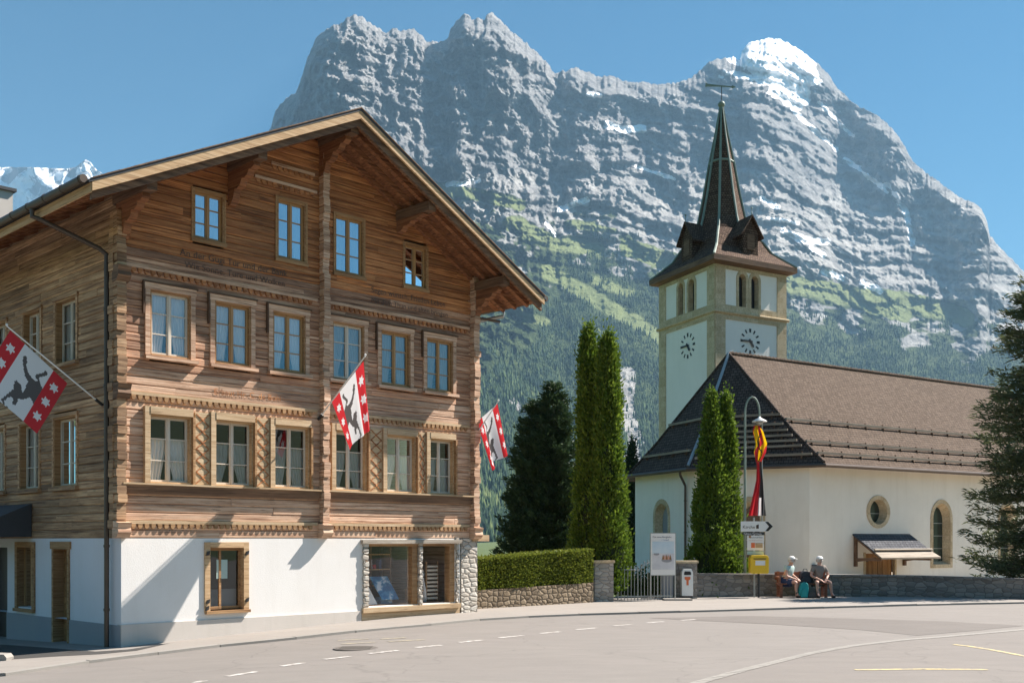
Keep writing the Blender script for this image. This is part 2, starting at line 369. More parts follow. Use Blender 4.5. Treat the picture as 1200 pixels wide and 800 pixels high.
def tag(o, label=None, cat=None, group=None, kind=None):
    if label: o['label'] = label
    if cat: o['category'] = cat
    if group: o['group'] = group
    if kind: o['kind'] = kind
    return o
def empty(name, loc, label, cat, group=None):
    o = bpy.data.objects.new(name, None); COL.objects.link(o); o.location = loc; ORG[o] = Vector(loc); o.empty_display_size = .3
    return tag(o, label, cat, group)
def sheet(name, pts, mat, h, **kw):
    """flat patch following the ground, pts = photo points or world (x,y)"""
    mb = MB(); P = [Vector((p[0], p[1], G(p[0]) + h)) for p in pts]
    mb.add(P, [tuple(range(len(P)))]) ; return mb.build(name, mat, **kw)
def text(name, s, mat, parent, o, ex, ey, size, align='LEFT', depth=0.0):
    cu = bpy.data.curves.new('t', 'FONT'); cu.body = s; cu.size = size; cu.align_x = align; cu.resolution_u = 2; cu.extrude = depth
    to = bpy.data.objects.new('t', cu); COL.objects.link(to); dg = bpy.context.evaluated_depsgraph_get()
    me = bpy.data.meshes.new_from_object(to.evaluated_get(dg)); bpy.data.objects.remove(to)
    ex = Vector(ex).normalized(); ey = Vector(ey).normalized(); ez = ex.cross(ey)
    M = Matrix((ex, ey, ez)).transposed().to_4x4(); M.translation = Vector(o) - ORG[parent]
    me.transform(M); me.name = name; me.materials.clear(); me.materials.append(MATS[mat])
    ob = bpy.data.objects.new(name, me); COL.objects.link(ob); ob.parent = parent; ORG[ob] = ORG[parent]; return ob
# ------------------------------------------------ ground
def noise2(x, y, seed=0):
    r = np.random.default_rng(seed); perm = np.tile(r.permutation(256), 2); ang = r.random(256) * 2 * np.pi; gx, gy = np.cos(ang), np.sin(ang)
    xi = np.floor(x).astype(int); yi = np.floor(y).astype(int); xf = x - xi; yf = y - yi
    u = xf ** 3 * (xf * (xf * 6 - 15) + 10); v = yf ** 3 * (yf * (yf * 6 - 15) + 10)
    def g(ix, iy, dx, dy):
        h = perm[(perm[ix & 255] + iy) & 255]; return gx[h] * dx + gy[h] * dy
    a = g(xi, yi, xf, yf); b = g(xi + 1, yi, xf - 1, yf); c = g(xi, yi + 1, xf, yf - 1); d = g(xi + 1, yi + 1, xf - 1, yf - 1)
    return (a + (b - a) * u) * (1 - v) + (c + (d - c) * u) * v
def fbm(x, y, o=5, seed=0, ridged=False, gain=.5):
    s = 0; a = 1; t = 0
    for i in range(o):
        n = noise2(x * 2 ** i + 17.3 * i, y * 2 ** i - 9.1 * i, seed + i) * 1.5
        s = s + a * ((1 - np.abs(n) * 2) if ridged else n); t += a; a *= gain
    return s / t
def grid_mesh(name, P, mat, mask=None, **kw):
    """P: rows x cols x 3"""
    nr, nc = P.shape[:2]; idx = np.arange(nr * nc).reshape(nr, nc)
    q = np.stack([idx[:-1, :-1], idx[:-1, 1:], idx[1:, 1:], idx[1:, :-1]], -1).reshape(-1, 4)
    me = bpy.data.meshes.new(name); me.vertices.add(nr * nc); me.vertices.foreach_set('co', P.astype(np.float32).ravel())
    me.loops.add(len(q) * 4); me.loops.foreach_set('vertex_index', q.astype(np.int32).ravel())
    me.polygons.add(len(q)); me.polygons.foreach_set('loop_start', np.arange(0, len(q) * 4, 4, dtype=np.int32)); me.update(calc_edges=True); me.validate()
    me.polygons.foreach_set('use_smooth', [True] * len(q)); me.materials.append(MATS[mat])
    o = bpy.data.objects.new(name, me); COL.objects.link(o); ORG[o] = Vector((0, 0, 0)); return o

xs = np.concatenate([np.linspace(-4000, -60, 14), np.linspace(-50, 60, 89), np.linspace(70, 4000, 14)])
ys = np.concatenate([np.linspace(-3000, -40, 8), np.linspace(-30, 90, 25), np.linspace(120, 1900, 12)])
X, Y = np.meshgrid(xs, ys); Z = np.vectorize(G)(X)
tag(grid_mesh('ground', np.stack([X, Y, Z], -1), 'grass'), kind='structure')

# kerb line across the photograph, left to right
KERB = [gnd(*p) for p in [(-260, 812), (6, 792), (105, 777), (258, 758), (347, 749), (417, 741), (505, 733), (563, 727), (620, 723.5), (680, 721), (750, 719), (887, 715), (1075, 709.5), (1200, 707), (1500, 705)]]
KERB = [Vector((-60, KERB[0].y - 25, 0))] + KERB + [Vector((70, KERB[-1].y + 3, 0))]
def resample(pts, step):
    out = []; 
    for a, b in zip(pts[:-1], pts[1:]):
        n = max(1, int((b - a).length / step)); out += [a + (b - a) * (i / n) for i in range(n)]
    return out + [pts[-1]]
KR = resample(KERB, .8)
mb = MB()
for a, b in zip(KR[:-1], KR[1:]):
    rows = 12
    for j in range(rows):
        q = []
        for (p, t) in ((a, j), (b, j), (b, j + 1), (a, j + 1)):
            y = -12 + (p.y + 12) * t / rows; q.append(Vector((p.x, y, G(p.x) + .004)))
        mb.quad(*q)
tag(mb.build('road', 'asphalt'), kind='structure')
SW = .045
mb = MB()
for a, b in zip(KR[:-1], KR[1:]):
    if b.x < -13 : back = 0
    ya, yb = 33.35, 33.35
    mb.quad(Vector((a.x, a.y + .14, G(a.x) + SW)), Vector((b.x, b.y + .14, G(b.x) + SW)), Vector((b.x, yb, G(b.x) + SW)), Vector((a.x, ya, G(a.x) + SW)))
tag(mb.build('pavement', 'pavement'), kind='structure')
tag(sheet('churchyard_bounce', [(4.6, 34.3), (45, 34.3), (60, 90), (2, 90), (4.0, 40)], 'bounce_gravel', .01), kind='structure')  # unseen warm ground added to bounce light onto the church walls
mb = MB()
K2 = resample(KERB[1:-1], 1.0)
for a, b in zip(K2[:-1], K2[1:]):
    d = (b - a); d.z = 0; L = d.length; d.normalize(); n = Vector((-d.y, d.x, 0)); 
    if L < .3: continue
    o = Vector((a.x, a.y, G(a.x))); j = random.uniform(-.008, .008)
    f = lambda x, y, z, o=o, d=d, n=n: o + d * x + n * y + Vector((0, 0, z + G((o + d * x).x) - o.z))
    mb.box(f, .006, L - .006, 0 + j, .145 + j, -.05, SW + .01 + j * .6)
tag(mb.build('kerb', 'kerb'), kind='structure')
# pavement in front of the long stone wall slopes gently; darker patch and repaired strips in the road
def pxs(name, pts, mat, h): 
    P = [gnd(*p) for p in pts]; return tag(sheet(name, [(p.x, p.y) for p in P], mat, h), kind='structure')
def strip(name, pts, w, mat, h, step=.5, gap=None, wob=0):
    P = resample([gnd(*p) for p in pts], step); mb = MB()
    for a, b in zip(P[:-1], P[1:]):
        d = b - a; d.z = 0; d.normalize(); n = Vector((-d.y, d.x, 0)) * w / 2; g = d * (gap or 0)
        q = [a + g - n, b - n, b + n, a + g + n]
        if wob:
            q = [x + Vector((random.uniform(-wob, wob), random.uniform(-wob, wob), 0)) for x in q]
        mb.quad(*[Vector((p.x, p.y, G(p.x) + h)) for p in q])
    return tag(mb.build(name, mat), kind='structure')
A_ = [gnd(*q, SW) for q in [(-200, 752), (6, 755), (60, 759), (112, 763), (150, 760.5), (200, 753), (160, 762), (118, 766), (60, 769), (0, 773), (-200, 800)]]
tag(sheet('alley_shade', [(q.x, q.y) for q in A_], 'alley_shade', SW + .004), kind='structure')  # dark asphalt sheet, the shadow of the house put into its colour
pxs('road_patch', [(760, 724), (900, 731), (1010, 738), (1075, 744.5), (1140, 739), (1200, 733), (1110, 728), (1000, 724.5), (880, 721.5)], 'asphalt_patch', .008)
SE = [(790, 812), (820, 800), (870, 786), (950, 766), (1000, 757), (1060, 750), (1100, 747), (1200, 738), (1290, 732)]
pxs('side_road', SE + [(1700, 732), (1700, 830)], 'asphalt_side', .012)
strip('sett_line', SE, .17, 'kerb', .018, .16, .02, .008)
strip('road_marking', [(1002, 785.5), (1080, 784.6), (1157, 785.2)], .11, 'road_yellow', .017, 1)
strip('road_marking', [(1118, 755.6), (1135, 757.5), (1160, 761.5), (1200, 769), (1240, 778)], .11, 'road_yellow', .017, .4)
for a, b in [((228, 800), (240, 797.5)), ((265, 792.5), (300, 787)), ((330, 780.5), (357, 776.5)), ((380, 772.6), (410, 769)), ((433, 765.8), (466, 762)), ((487, 758.6), (517, 755.8)), ((538, 752.6), (566, 749.8)), ((585, 747.2), (613, 744.6)), ((633, 742.2), (656, 740)), ((676, 737.6), (699, 735.6)), ((719, 733.2), (740, 731.6)), ((759, 729.6), (777, 728.2)), ((797, 726.8), (815, 725.6))]:
    tag(strip('road_marking', [a, b], .13, 'road_white', .009, 3), kind='structure')
for a, b in [((396, 750.5), (432, 748.5)), ((446, 748.8), (475, 747)), ((400, 754.5), (440, 752.3)), ((455, 751.6), (497, 749.4))]:
    strip('road_marking', [a, b], .16, 'road_yellow_worn', .009, 3)
m_plain('lid_iron', (.12, .105, .09), .8, .3, 8)
mb = MB(); c = gnd(417, 759.5); mb.lathe(c + Vector((0, 0, .0085)), [(.39, 0), (.39, .004)], 28)
mc = mb.build('manhole_cover', 'asphalt_patch', origin=c); tag(mc, 'round worn manhole cover set in the road near the dashed line', 'manhole cover')
mb = MB(); mb.lathe(c + Vector((0, 0, .0135)), [(.35, 0), (.35, .003)], 28); 
for k in range(-2, 3): mb.box(frame(c, (1, 0, 0), (0, 1, 0)), -.28, .28, k * .1 - .02, k * .1 + .02, .0135, .020)
mb.build('lid', 'lid_iron', mc)

# ------------------------------------------------ mountains
CR = [(-400, 640), (-200, 520), (0, 400), (150, 300), (230, 250), (290, 195), (318, 150), (323, 132), (335, 120), (347, 110), (355, 90), (360, 72), (372, 45), (380, 38), (388, 34), (398, 31), (407, 24), (418, 20), (428, 24), (436, 33), (445, 37), (452, 42), (458, 37), (464, 35), (471, 40), (478, 38), (486, 37), (493, 44), (500, 50), (512, 53), (523, 52), (527, 40), (533, 30), (541, 22), (548, 19), (553, 26), (560, 24), (568, 27), (572, 20), (577, 18), (583, 24), (590, 30), (598, 40), (607, 46), (618, 54), (630, 66), (640, 76), (650, 90), (655, 88), (665, 84), (675, 83), (686, 86), (695, 89), (705, 93), (715, 91), (728, 96), (742, 99), (755, 98), (770, 101), (785, 100), (800, 98), (812, 92), (822, 84), (832, 74), (845, 71), (858, 69), (867, 73), (870, 62), (876, 54), (885, 50), (895, 48), (906, 47), (915, 49), (925, 54), (936, 60), (945, 66), (953, 74), (962, 80), (972, 92), (980, 104), (990, 113), (997, 121), (1010, 129), (1022, 134), (1035, 143), (1044, 152), (1054, 163), (1062, 176), (1070, 192), (1080, 200), (1092, 210), (1104, 218), (1116, 228), (1130, 236), (1142, 240), (1150, 247), (1157, 262), (1160, 278), (1170, 290), (1182, 303), (1195, 314), (1205, 326), (1220, 345), (1245, 372), (1300, 420), (1400, 470), (1560, 520)]
YC = [(-400, 5800), (200, 5400), (318, 4900), (340, 4600), (365, 4300), (392, 4230), (430, 4330), (500, 4600), (528, 4570), (548, 4560), (590, 4720), (650, 4960), (720, 5120), (800, 5300), (870, 5600), (905, 5750), (985, 6150), (1010, 6050), (1080, 5750), (1150, 5450), (1160, 5450), (1260, 5800), (1560, 6000)]
NC, NR = 1250, 760
px = np.linspace(-150, 1400, NC); cp = np.interp(px, *zip(*CR)); cp = cp + fbm(px / 11, px * 0 + 3.3, 4, 5, True, .65) * -4.5 * np.interp(px, [640, 700], [1, .6]) + fbm(px / 3.1, px * 0 + 7.7, 2, 15) * 2.0 - 1
yc = np.interp(px, *zip(*YC)); k = np.ones(9) / 9; yc = np.convolve(np.pad(yc, 4, mode='edge'), k, 'valid')
ec = (HZ - cp) / F
s = np.linspace(0, 1, NR)[:, None]; e = -.012 + (ec[None] + .012) * s; PX = np.repeat(px[None], NR, 0); PY = HZ - F * e
Yb = 1400 + (yc[None] - 1400) * (1 - (1 - s) ** 1.5)
Xw = (PX - 600) / F * 4200; Zw = e * 4200
SC = [(560, 420), (590, 395), (625, 372), (640, 330), (665, 300), (690, 282), (725, 285), (760, 298), (800, 330), (850, 355), (930, 364), (960, 372), (1000, 371), (1050, 362), (1100, 382), (1150, 398), (1200, 412), (1500, 430)]
ft = np.interp(PX, *zip(*SC))          # upper edge of the forest
fn = fbm(PX / 46, PY / 30, 5, 21); below = np.clip((PY - ft + fn * 90) / 34, 0, 1)
rock = 1 - np.clip((PY - ft + 26) / 60, 0, 1) * .78
big = fbm(Xw / 1050 + 4, Zw / 1900 + 1, 3, 2, True); mid = fbm(Xw / 330 + .2 * Zw / 330, Zw / 620, 4, 9, True, .55)
wv = fbm(Xw / 600, Zw / 600, 3, 30)
st = (Zw + .30 * Xw + wv * 190) / 150; saw = st - np.floor(st); ter = np.where(saw < .72, saw / .72, (1 - saw) / .28)
st2 = (Zw + .22 * Xw + wv * 120 + mid * 20) / 47; saw2 = st2 - np.floor(st2); ter2 = np.where(saw2 < .7, saw2 / .7, (1 - saw2) / .3)
fine = fbm(Xw / 85 + .4 * mid, Zw / 130, 5, 14, True, .6); fin2 = fbm(Xw / 30, Zw / 30, 4, 44, False, .65)
dia = fbm((Zw * .80 + Xw * .55 + 60 * wv) / 105, (Xw * .80 - Zw * .55) / 800, 5, 77, True, .6)
rough_ = np.interp(PX, [600, 720], [1, .55])
hi = np.clip((PY * -1 + 330) / 160, 0, 1)
D = -190 * big * (.35 + .65 * rock) - 185 * mid * rock * (.4 + .6 * rough_) - 62 * dia * rock - 62 * mid * (1 - rock) + 62 * ter * rock + 34 * ter2 * rock - 150 * fine * rock * rough_ - 50 * fin2 * rock * rough_ - 16 * fin2 * (1 - rock)
def seg(pts, w):
    d = np.full(PX.shape, 1e9)
    for (x0, y0), (x1, y1) in zip(pts[:-1], pts[1:]):
        L = (x1 - x0) ** 2 + (y1 - y0) ** 2; t = np.clip(((PX - x0) * (x1 - x0) + (PY - y0) * (y1 - y0)) / L, 0, 1)
        d = np.minimum(d, np.hypot(PX - x0 - t * (x1 - x0), PY - y0 - t * (y1 - y0)))
    return np.clip(1 - d / w, 0, 1)
D += 120 * seg([(985, 120), (1015, 180), (1060, 260), (1120, 350)], 60) * hi ** .3      # the great hollow left of the west ridge
D -= 150 * seg([(905, 50), (880, 120), (900, 190), (950, 300)], 60)
D -= 230 * seg([(1150, 245), (1165, 330), (1190, 400)], 60)
D -= 70 * seg([(585, 20), (610, 110), (680, 190), (760, 300)], 55); D -= 90 * seg([(425, 20), (440, 110), (470, 180)], 40); D += 90 * seg([(520, 55), (560, 120), (640, 190)], 40)
D += 120 * seg([(395, 190), (480, 250)], 50); D += 90 * seg([(548, 150), (625, 190)], 32)
edge = np.clip((1 - s) / .03, 0, 1); D = D * (.25 + .75 * edge)
Yd = Yb + D
P = np.stack([(PX - 600) / F * Yd, Yd, EZ + e * Yd], -1)
back = []
for i in range(1, 7):
    b = P[-1].copy(); b[:, 1] += i * 130; b[:, 2] -= i * i * 34 + 60 * i; back.append(b)
P2 = np.concatenate([P, np.array(back)], 0)
mt = grid_mesh('mountain', P2, 'grass')
tag(mt, kind='structure')
# cover of the mountain: snow, turf, pale scree
snow = np.zeros(PX.shape); sn = fbm(PX / 16, PY / 11, 5, 61, False, .6); sn2 = fbm((PX + .2 * PY) / 34, (PY - .35 * PX) / 7, 4, 62)
for pts, w, a in [([(880, 58), (905, 60), (925, 72), (936, 92)], 34, 1.7), ([(890, 75), (915, 98), (935, 112)], 24, 1.5), ([(850, 84), (880, 92)], 12, .8), ([(525, 216), (545, 215), (560, 211)], 5, 1.4), ([(656, 246), (672, 240), (688, 234)], 5, 1.5), ([(712, 146), (728, 152), (754, 152)], 7, 1.3),
                  ([(690, 110), (704, 113)], 5, 1.2), ([(640, 262), (650, 275)], 4, 1.2), ([(918, 270), (942, 281), (968, 283)], 8, 1.2), ([(892, 232), (912, 243)], 5, 1.2), ([(965, 318), (985, 326)], 7, 1.2), ([(1010, 332), (1030, 340)], 7, 1.1), ([(935, 262), (900, 255)], 4, 1.1), ([(745, 195), (790, 210)], 4, 1.0), ([(966, 300), (950, 290)], 5, 1),
                  ([(960, 120), (1000, 160)], 5, .9), ([(930, 130), (980, 175)], 5, .9), ([(990, 185), (1040, 225)], 5, .9), ([(1040, 215), (1062, 250), (1070, 285)], 8, .8)]:
    snow = np.maximum(snow, np.clip(seg(pts, w) * a * 2 - .55 + sn * 1.6, 0, 1))
band = np.clip((PY - 60) / 40, 0, 1) * np.clip((335 - PY) / 60, 0, 1) * np.clip((PX - 560) / 160, 0, 1)
snow = np.maximum(snow, np.clip((sn2 + sn * .5 - .66) * 9, 0, 1) * band)
gr = fbm(PX / 42, PY / 20, 5, 71); ge = np.interp(PX, [300, 520, 640, 760, 930, 1060, 1200, 1500], [330, 212, 225, 262, 315, 338, 368, 400])
green = np.clip((PY - ge) / 60 - .35 + gr * 2.2 , 0, 1) * np.clip((PY - ge + 20) / 25, 0, 1); green = np.maximum(green, below)
for pts, w in [([(640, 312), (680, 335), (740, 372), (775, 395)], 9), ([(520, 222), (570, 230), (600, 235)], 10), ([(640, 285), (670, 290)], 12), ([(735, 296), (790, 305)], 8), ([(930, 340), (1000, 352), (1060, 355), (1110, 372)], 14)]:
    green = np.maximum(green, np.clip(seg(pts, w) * 2.5 + gr, 0, 1) * (seg(pts, w) > 0))
mead = np.zeros(PX.shape)
for pts, w, a in [([(640, 318), (680, 340), (735, 372), (775, 396)], 11, 1.6), ([(508, 218), (560, 228), (610, 240)], 11, 1.4), ([(600, 262), (650, 284), (700, 290)], 16, 1.3), ([(735, 292), (790, 308), (830, 325)], 15, 1.5), ([(560, 292), (600, 312)], 11, 1.1), ([(925, 332), (980, 345), (1060, 352), (1130, 372)], 16, 1.6), ([(1000, 352), (1060, 372)], 10, 1.2), ([(665, 262), (720, 270)], 8, 1.0), ([(590, 360), (640, 378)], 8, 1.3), ([(700, 330), (740, 345)], 9, 1.1)]:
    q_ = seg(pts, w); mead = np.maximum(mead, np.clip(q_ * 2.4 * a - .5 + gr * 1.5 + sn * .7, 0, 1) * (q_ > 0))
D_s = 1 - .0 * mead
green = np.maximum(green, mead)
scree = np.clip(np.clip((PY - 150) / 100, 0, 1) * .85 + fbm(PX / 60, PY / 25, 5, 81) * .9, 0, 1) * (1 - snow); scree *= np.clip((PX - 440) / 120, .15, 1)
scree = np.maximum(scree, np.clip(seg([(735, 440), (732, 480), (745, 520), (738, 560)], 16) * 2 + sn, 0, 1) * (seg([(735, 440), (732, 480), (745, 520), (738, 560)], 16) > 0))
gap = (seg([(735, 440), (732, 480), (745, 520), (738, 560)], 15) > .3) | (seg([(692, 402), (712, 408)], 8) > .3) | (seg([(600, 470), (612, 480)], 6) > .3) | (seg([(640, 312), (680, 335), (740, 372)], 8) > .35)
green = np.where(gap & (PY > 400), 0, green)
cov = np.zeros((P2.shape[0], NC, 4), dtype=np.float32); cov[..., 3] = 1
cov[:NR, :, 0] = snow; cov[:NR, :, 1] = green; cov[:NR, :, 2] = scree * (1 - mead); cov[:NR, :, 3] = 1 - mead; cov[NR:, :, 0] = snow[-1]
ca = mt.data.color_attributes.new('cover', 'FLOAT_COLOR', 'POINT'); ca.data.foreach_set('color', cov.ravel())
t = NT('mountain_rock'); at_ = t.n("VertexColor", layer_name='cover'); sp = t.n("SeparateColor"); t.l(at_.outputs[0], sp.inputs[0])
v = t.coord('Object', (1 / 100,) * 3); n1 = t.noise(v, 1.1, 12, .68); n2 = t.noise(t.coord('Object', (1 / 260, 1 / 260, 1 / 42), (0, R(-33), 0)), 1, 10, .7)
vv = t.noise(t.coord('Object', (1 / 45, 1 / 45, 1 / 260)), 1, 8, .65)
col = t.ramp(n2, [(.32, (.38, .385, .395)), (.50, (.52, .505, .485)), (.66, (.66, .64, .61))])
col = t.mix(t.math('MULTIPLY', vv, .35), col, (.30, .305, .315)); 
n3 = t.noise(t.coord('Object', (1 / 32, 1 / 32, 1 / 20)), 1, 8, .75); col = t.mix(t.ramp(n3, [(.42, (.6, .6, .6)), (.50, (0, 0, 0))]), col, (.26, .27, .29))
def thr(f, a, g=.5, k=5.0):   # cover with a broken edge
    return t.math('MINIMUM', t.math('MAXIMUM', t.math('MULTIPLY', t.math('ADD', t.math('SUBTRACT', f, a), t.math('MULTIPLY', t.math('SUBTRACT', n1, .5), g)), k), 0.0), 1.0)
col = t.mix(t.math('MULTIPLY', thr(sp.outputs[2], .42, 1.0, 1.6), .75), col, (.74, .715, .67))
col = t.mix(t.ramp(n1, [(.40, (1, 1, 1)), (.52, (0, 0, 0))]), col, t.mix(.5, col, (.14, .15, .17)))
gcol = t.mix(t.ramp(n1, [(.4, (0, 0, 0)), (.6, (1, 1, 1))]), (.035, .062, .024), (.11, .15, .06)); gcol = t.mix(at_.outputs[1], (.30, .35, .15), gcol)
col = t.mix(thr(sp.outputs[1], .42, 1.9, 4), col, gcol)
snm = thr(sp.outputs[0], .33, .5, 6); col = t.mix(snm, col, (.95, .95, .96))
bp = t.bump(t.noise(v, 2.4, 12, .72), 1.0, 34); bp = t.bump(n3, 1.0, 18, bp); bp = t.bump(n2, 1.0, 40, bp); [t.l(t.math('SUBTRACT', 1.0, t.math('MULTIPLY', snm, .85)), nd.inputs['Strength']) for nd in t.t.nodes if nd.type == 'BUMP']; t.fin(col, .95, bp, spec=.1)
mt.data.materials[0] = t.m

# forest of conifers on the lower slopes: nobody could count them
tree_ok = np.clip(np.clip(below * 1.5 - .25, 0, 1) * .9 + (np.clip((PY - ft + 45) / 60, 0, 1)) * (fn > .10) * .35 + ((gr > .28) & (PY > ge + 30)) * .12, 0, 1)
tree_ok[gap] *= .06; tree_ok *= 1 - .95 * mead; tree_ok *= np.clip((PY - ft + fn * 60 + 20) / 60, .12, 1)
tree_ok *= (.25 + .75 * (fbm(PX / 20, PY / 12, 4, 91) > -.22))
NT_ = 46000; cand = rng.integers(0, NR * NC, 400000); ii, jj = cand // NC, cand % NC
okk = (rng.random(len(cand)) < tree_ok[ii, jj]) & (PX[ii, jj] > 540) & (PX[ii, jj] < 1230) & (PY[ii, jj] < 668) & (PY[ii, jj] > 225); ii, jj = ii[okk][:NT_], jj[okk][:NT_]
base = P[ii, jj] + np.stack([rng.uniform(-5, 5, len(ii)), rng.uniform(-3, 3, len(ii)), rng.uniform(-4, -1, len(ii))], 1)
nt = len(base); clu = np.clip(.5 + 1.1 * gr[ii, jj] + .5 * fn[ii, jj], 0, 1); H = rng.uniform(12, 27, nt) * (1.45 - .6 * clu) * np.where(rng.random(nt) < .08, 1.35, 1) * (1 - .25 * (P[ii, jj, 1] > 2900)); ph = rng.uniform(0, 6.28, nt)
vt = []
for (rr, z0, z1) in ((.17, .04, .66), (.115, .42, 1.0)):
    for k in range(5):
        a = ph + k * 2 * np.pi / 5; q = rng.uniform(.75, 1.2, nt)
        vt.append(base + np.stack([np.cos(a) * rr * H * q, np.sin(a) * rr * H * q, z0 * H * np.ones(nt)], 1))
    vt.append(base + np.stack([rng.uniform(-.4, .4, nt), rng.uniform(-.4, .4, nt), z1 * H], 1))
V = np.stack(vt, 1); nv = 12
tri = np.array([(k, (k + 1) % 5, 5) for k in range(5)] + [(6 + k, 6 + (k + 1) % 5, 11) for k in range(5)])
T = (tri[None] + (np.arange(nt) * nv)[:, None, None]).reshape(-1, 3)
me = bpy.data.meshes.new('forest'); me.vertices.add(nt * nv); me.vertices.foreach_set('co', V.astype(np.float32).ravel())
me.loops.add(len(T) * 3); me.loops.foreach_set('vertex_index', T.astype(np.int32).ravel()); me.polygons.add(len(T)); me.polygons.foreach_set('loop_start', np.arange(0, len(T) * 3, 3, dtype=np.int32)); me.update(calc_edges=True)
t = NT('forest_fol'); r = t.rnd(); bign = t.noise(t.coord('Object', (1 / 170, 1 / 170, 1 / 120)), 1, 5, .6); pick = t.math('ADD', t.math('MULTIPLY', r, .55), t.math('MULTIPLY', t.math('SUBTRACT', bign, .32), 1.3)); t.fin(t.ramp(pick, [(0.1, (.008, .022, .015)), (.5, (.022, .046, .024)), (.78, (.07, .105, .04)), (1, (.14, .17, .065))]), .9, spec=.1)
me.materials.append(t.m); fo = bpy.data.objects.new('forest', me); COL.objects.link(fo); tag(fo, 'dense blue green conifer forest covering the lower mountain slopes', 'forest', kind='stuff')

# far snow mountain at the left
px3 = np.linspace(-220, 260, 260); c3 = np.interp(px3, [-220, -60, 0, 30, 60, 80, 90, 97, 101, 106, 113, 120, 140, 200, 260], [230, 200, 196, 196, 197, 198, 195, 189, 187, 190, 199, 203, 230, 300, 360]); c3 = c3 + fbm(px3 / 7, px3 * 0, 3, 8) * 1.2
s3 = np.linspace(0, 1, 160)[:, None]; e3 = .0 + (HZ - c3)[None] / F * s3; X3 = (px3 - 600)[None] / F * 8000 + 0 * s3; Z3 = e3 * 8000
Y3 = 5200 + 4300 * (1 - (1 - s3) ** 1.4) - 420 * fbm(X3 / 700, Z3 / 900, 5, 3, True) - 120 * fbm(X3 / 160, Z3 / 200, 4, 6, True)
P3 = np.stack([(px3 - 600)[None] / F * Y3, Y3, EZ + e3 * Y3], -1); b = P3[-1].copy(); b[:, 1] += 900; b[:, 2] -= 900; P3 = np.concatenate([P3, b[None]], 0)
t = NT('snow_rock'); v = t.coord('Object', (1 / 260, 1 / 260, 1 / 200)); n1 = t.noise(v, 1, 9, .62)
v2 = t.coord('Object'); sx = t.n("SeparateXYZ"); t.l(v2, sx.inputs[0])
col = t.mix(t.ramp(n1, [(.50, (0, 0, 0)), (.56, (1, 1, 1))]), (.84, .86, .89), (.13, .14, .16)); t.fin(col, .8, t.bump(n1, .8, 40))
g3 = grid_mesh('mountain', P3, 'snow_rock'); tag(g3, kind='structure')

# valley sides beside and behind the camera (seen in the window panes)
a = np.linspace(R(14), R(-200), 110)[None]; rr = np.linspace(0, 1, 24)[:, None]; rad = 260 + 900 * rr + 0 * a
hh = rr ** .9 * (150 + 90 * fbm(a * 3 + 0 * rr, rr * 2 + 0 * a, 4, 12)) * np.clip((1.2 * np.ones_like(a)), 0, 1) - 3
PH = np.stack([np.cos(a) * rad, np.sin(a) * rad, hh + 0 * a], -1)
tag(grid_mesh('hills', PH, 'grass'), kind='structure')

# the air of the valley
t = NT('air'); t.t.nodes.remove(t.b); pv = t.n("VolumePrincipled"); pv.inputs['Color'].default_value = (.40, .69, .97, 1); pv.inputs['Density'].default_value = 5.6e-5; pv.inputs['Anisotropy'].default_value = .0
t.l(pv.outputs[0], t.o.inputs['Volume'])
mb = MB(); mb.box(W0, -6500, 6500, -3500, 11500, -30, 2900); tag(mb.build('haze', 'air'), 'thin blue haze filling the valley air', 'haze', kind='stuff')
# ------------------------------------------------ the wooden house
FD = Vector((1.05, 1, 0)).normalized(); LD = Vector((-1300 / 1200, 1, 0)).normalized()
NF = Vector((FD.y, -FD.x, 0)); NS = Vector((-LD.y, LD.x, 0)); NS = -NS if NS.dot(FD) > 0 else NS
A = at(142, 632, 20); A.z = 0
fac = frame(A, FD, NF); sid = frame(A, LD, NS)
LF = 9.21; UC = 4.6; LS = 11.0
def uz(px, py): u, z, _ = hit(px, py, A, FD); return u, z
SL = .5; RT = 11.0          # slope and wall apex
def lim(z): h = (RT - z) / SL; return max(0.0, UC - h), min(LF, UC + h)
house = empty('wooden_house', A + Vector((0, 0, -.25)), 'four storey brown timber house with carved gable front, white plastered ground floor and small flags', 'house')
HOLES = []
R3 = [(.57, 1.43), (1.96, 2.80), (3.33, 4.15), (4.87, 5.74), (6.23, 7.10), (7.61, 8.46)]
R2 = [(.55, 1.45), (1.96, 2.86), (3.35, 4.26), (4.92, 5.82), (6.36, 7.28), (7.68, 8.50)]
R4 = [(1.49, 2.18, 8.10, 9.10), (3.44, 4.17, 8.06, 9.37), (4.94, 5.74, 8.02, 9.35), (6.93, 7.63, 8.05, 9.07)]
WIN = [(a, b, 5.58, 6.88, 3) for a, b in R3] + [(a, b, 3.03, 4.40, 2) for a, b in R2] + [(*w, 4) for w in R4]
SWIN = [(1.94, 2.93, 5.63, 6.99, 3), (3.71, 4.62, 5.63, 6.99, 3), (5.6, 6.5, 5.63, 6.99, 3), (1.94, 3.01, 3.02, 4.5, 2), (3.79, 4.81, 3.02, 4.5, 2), (5.7, 6.7, 3.02, 4.5, 2)]
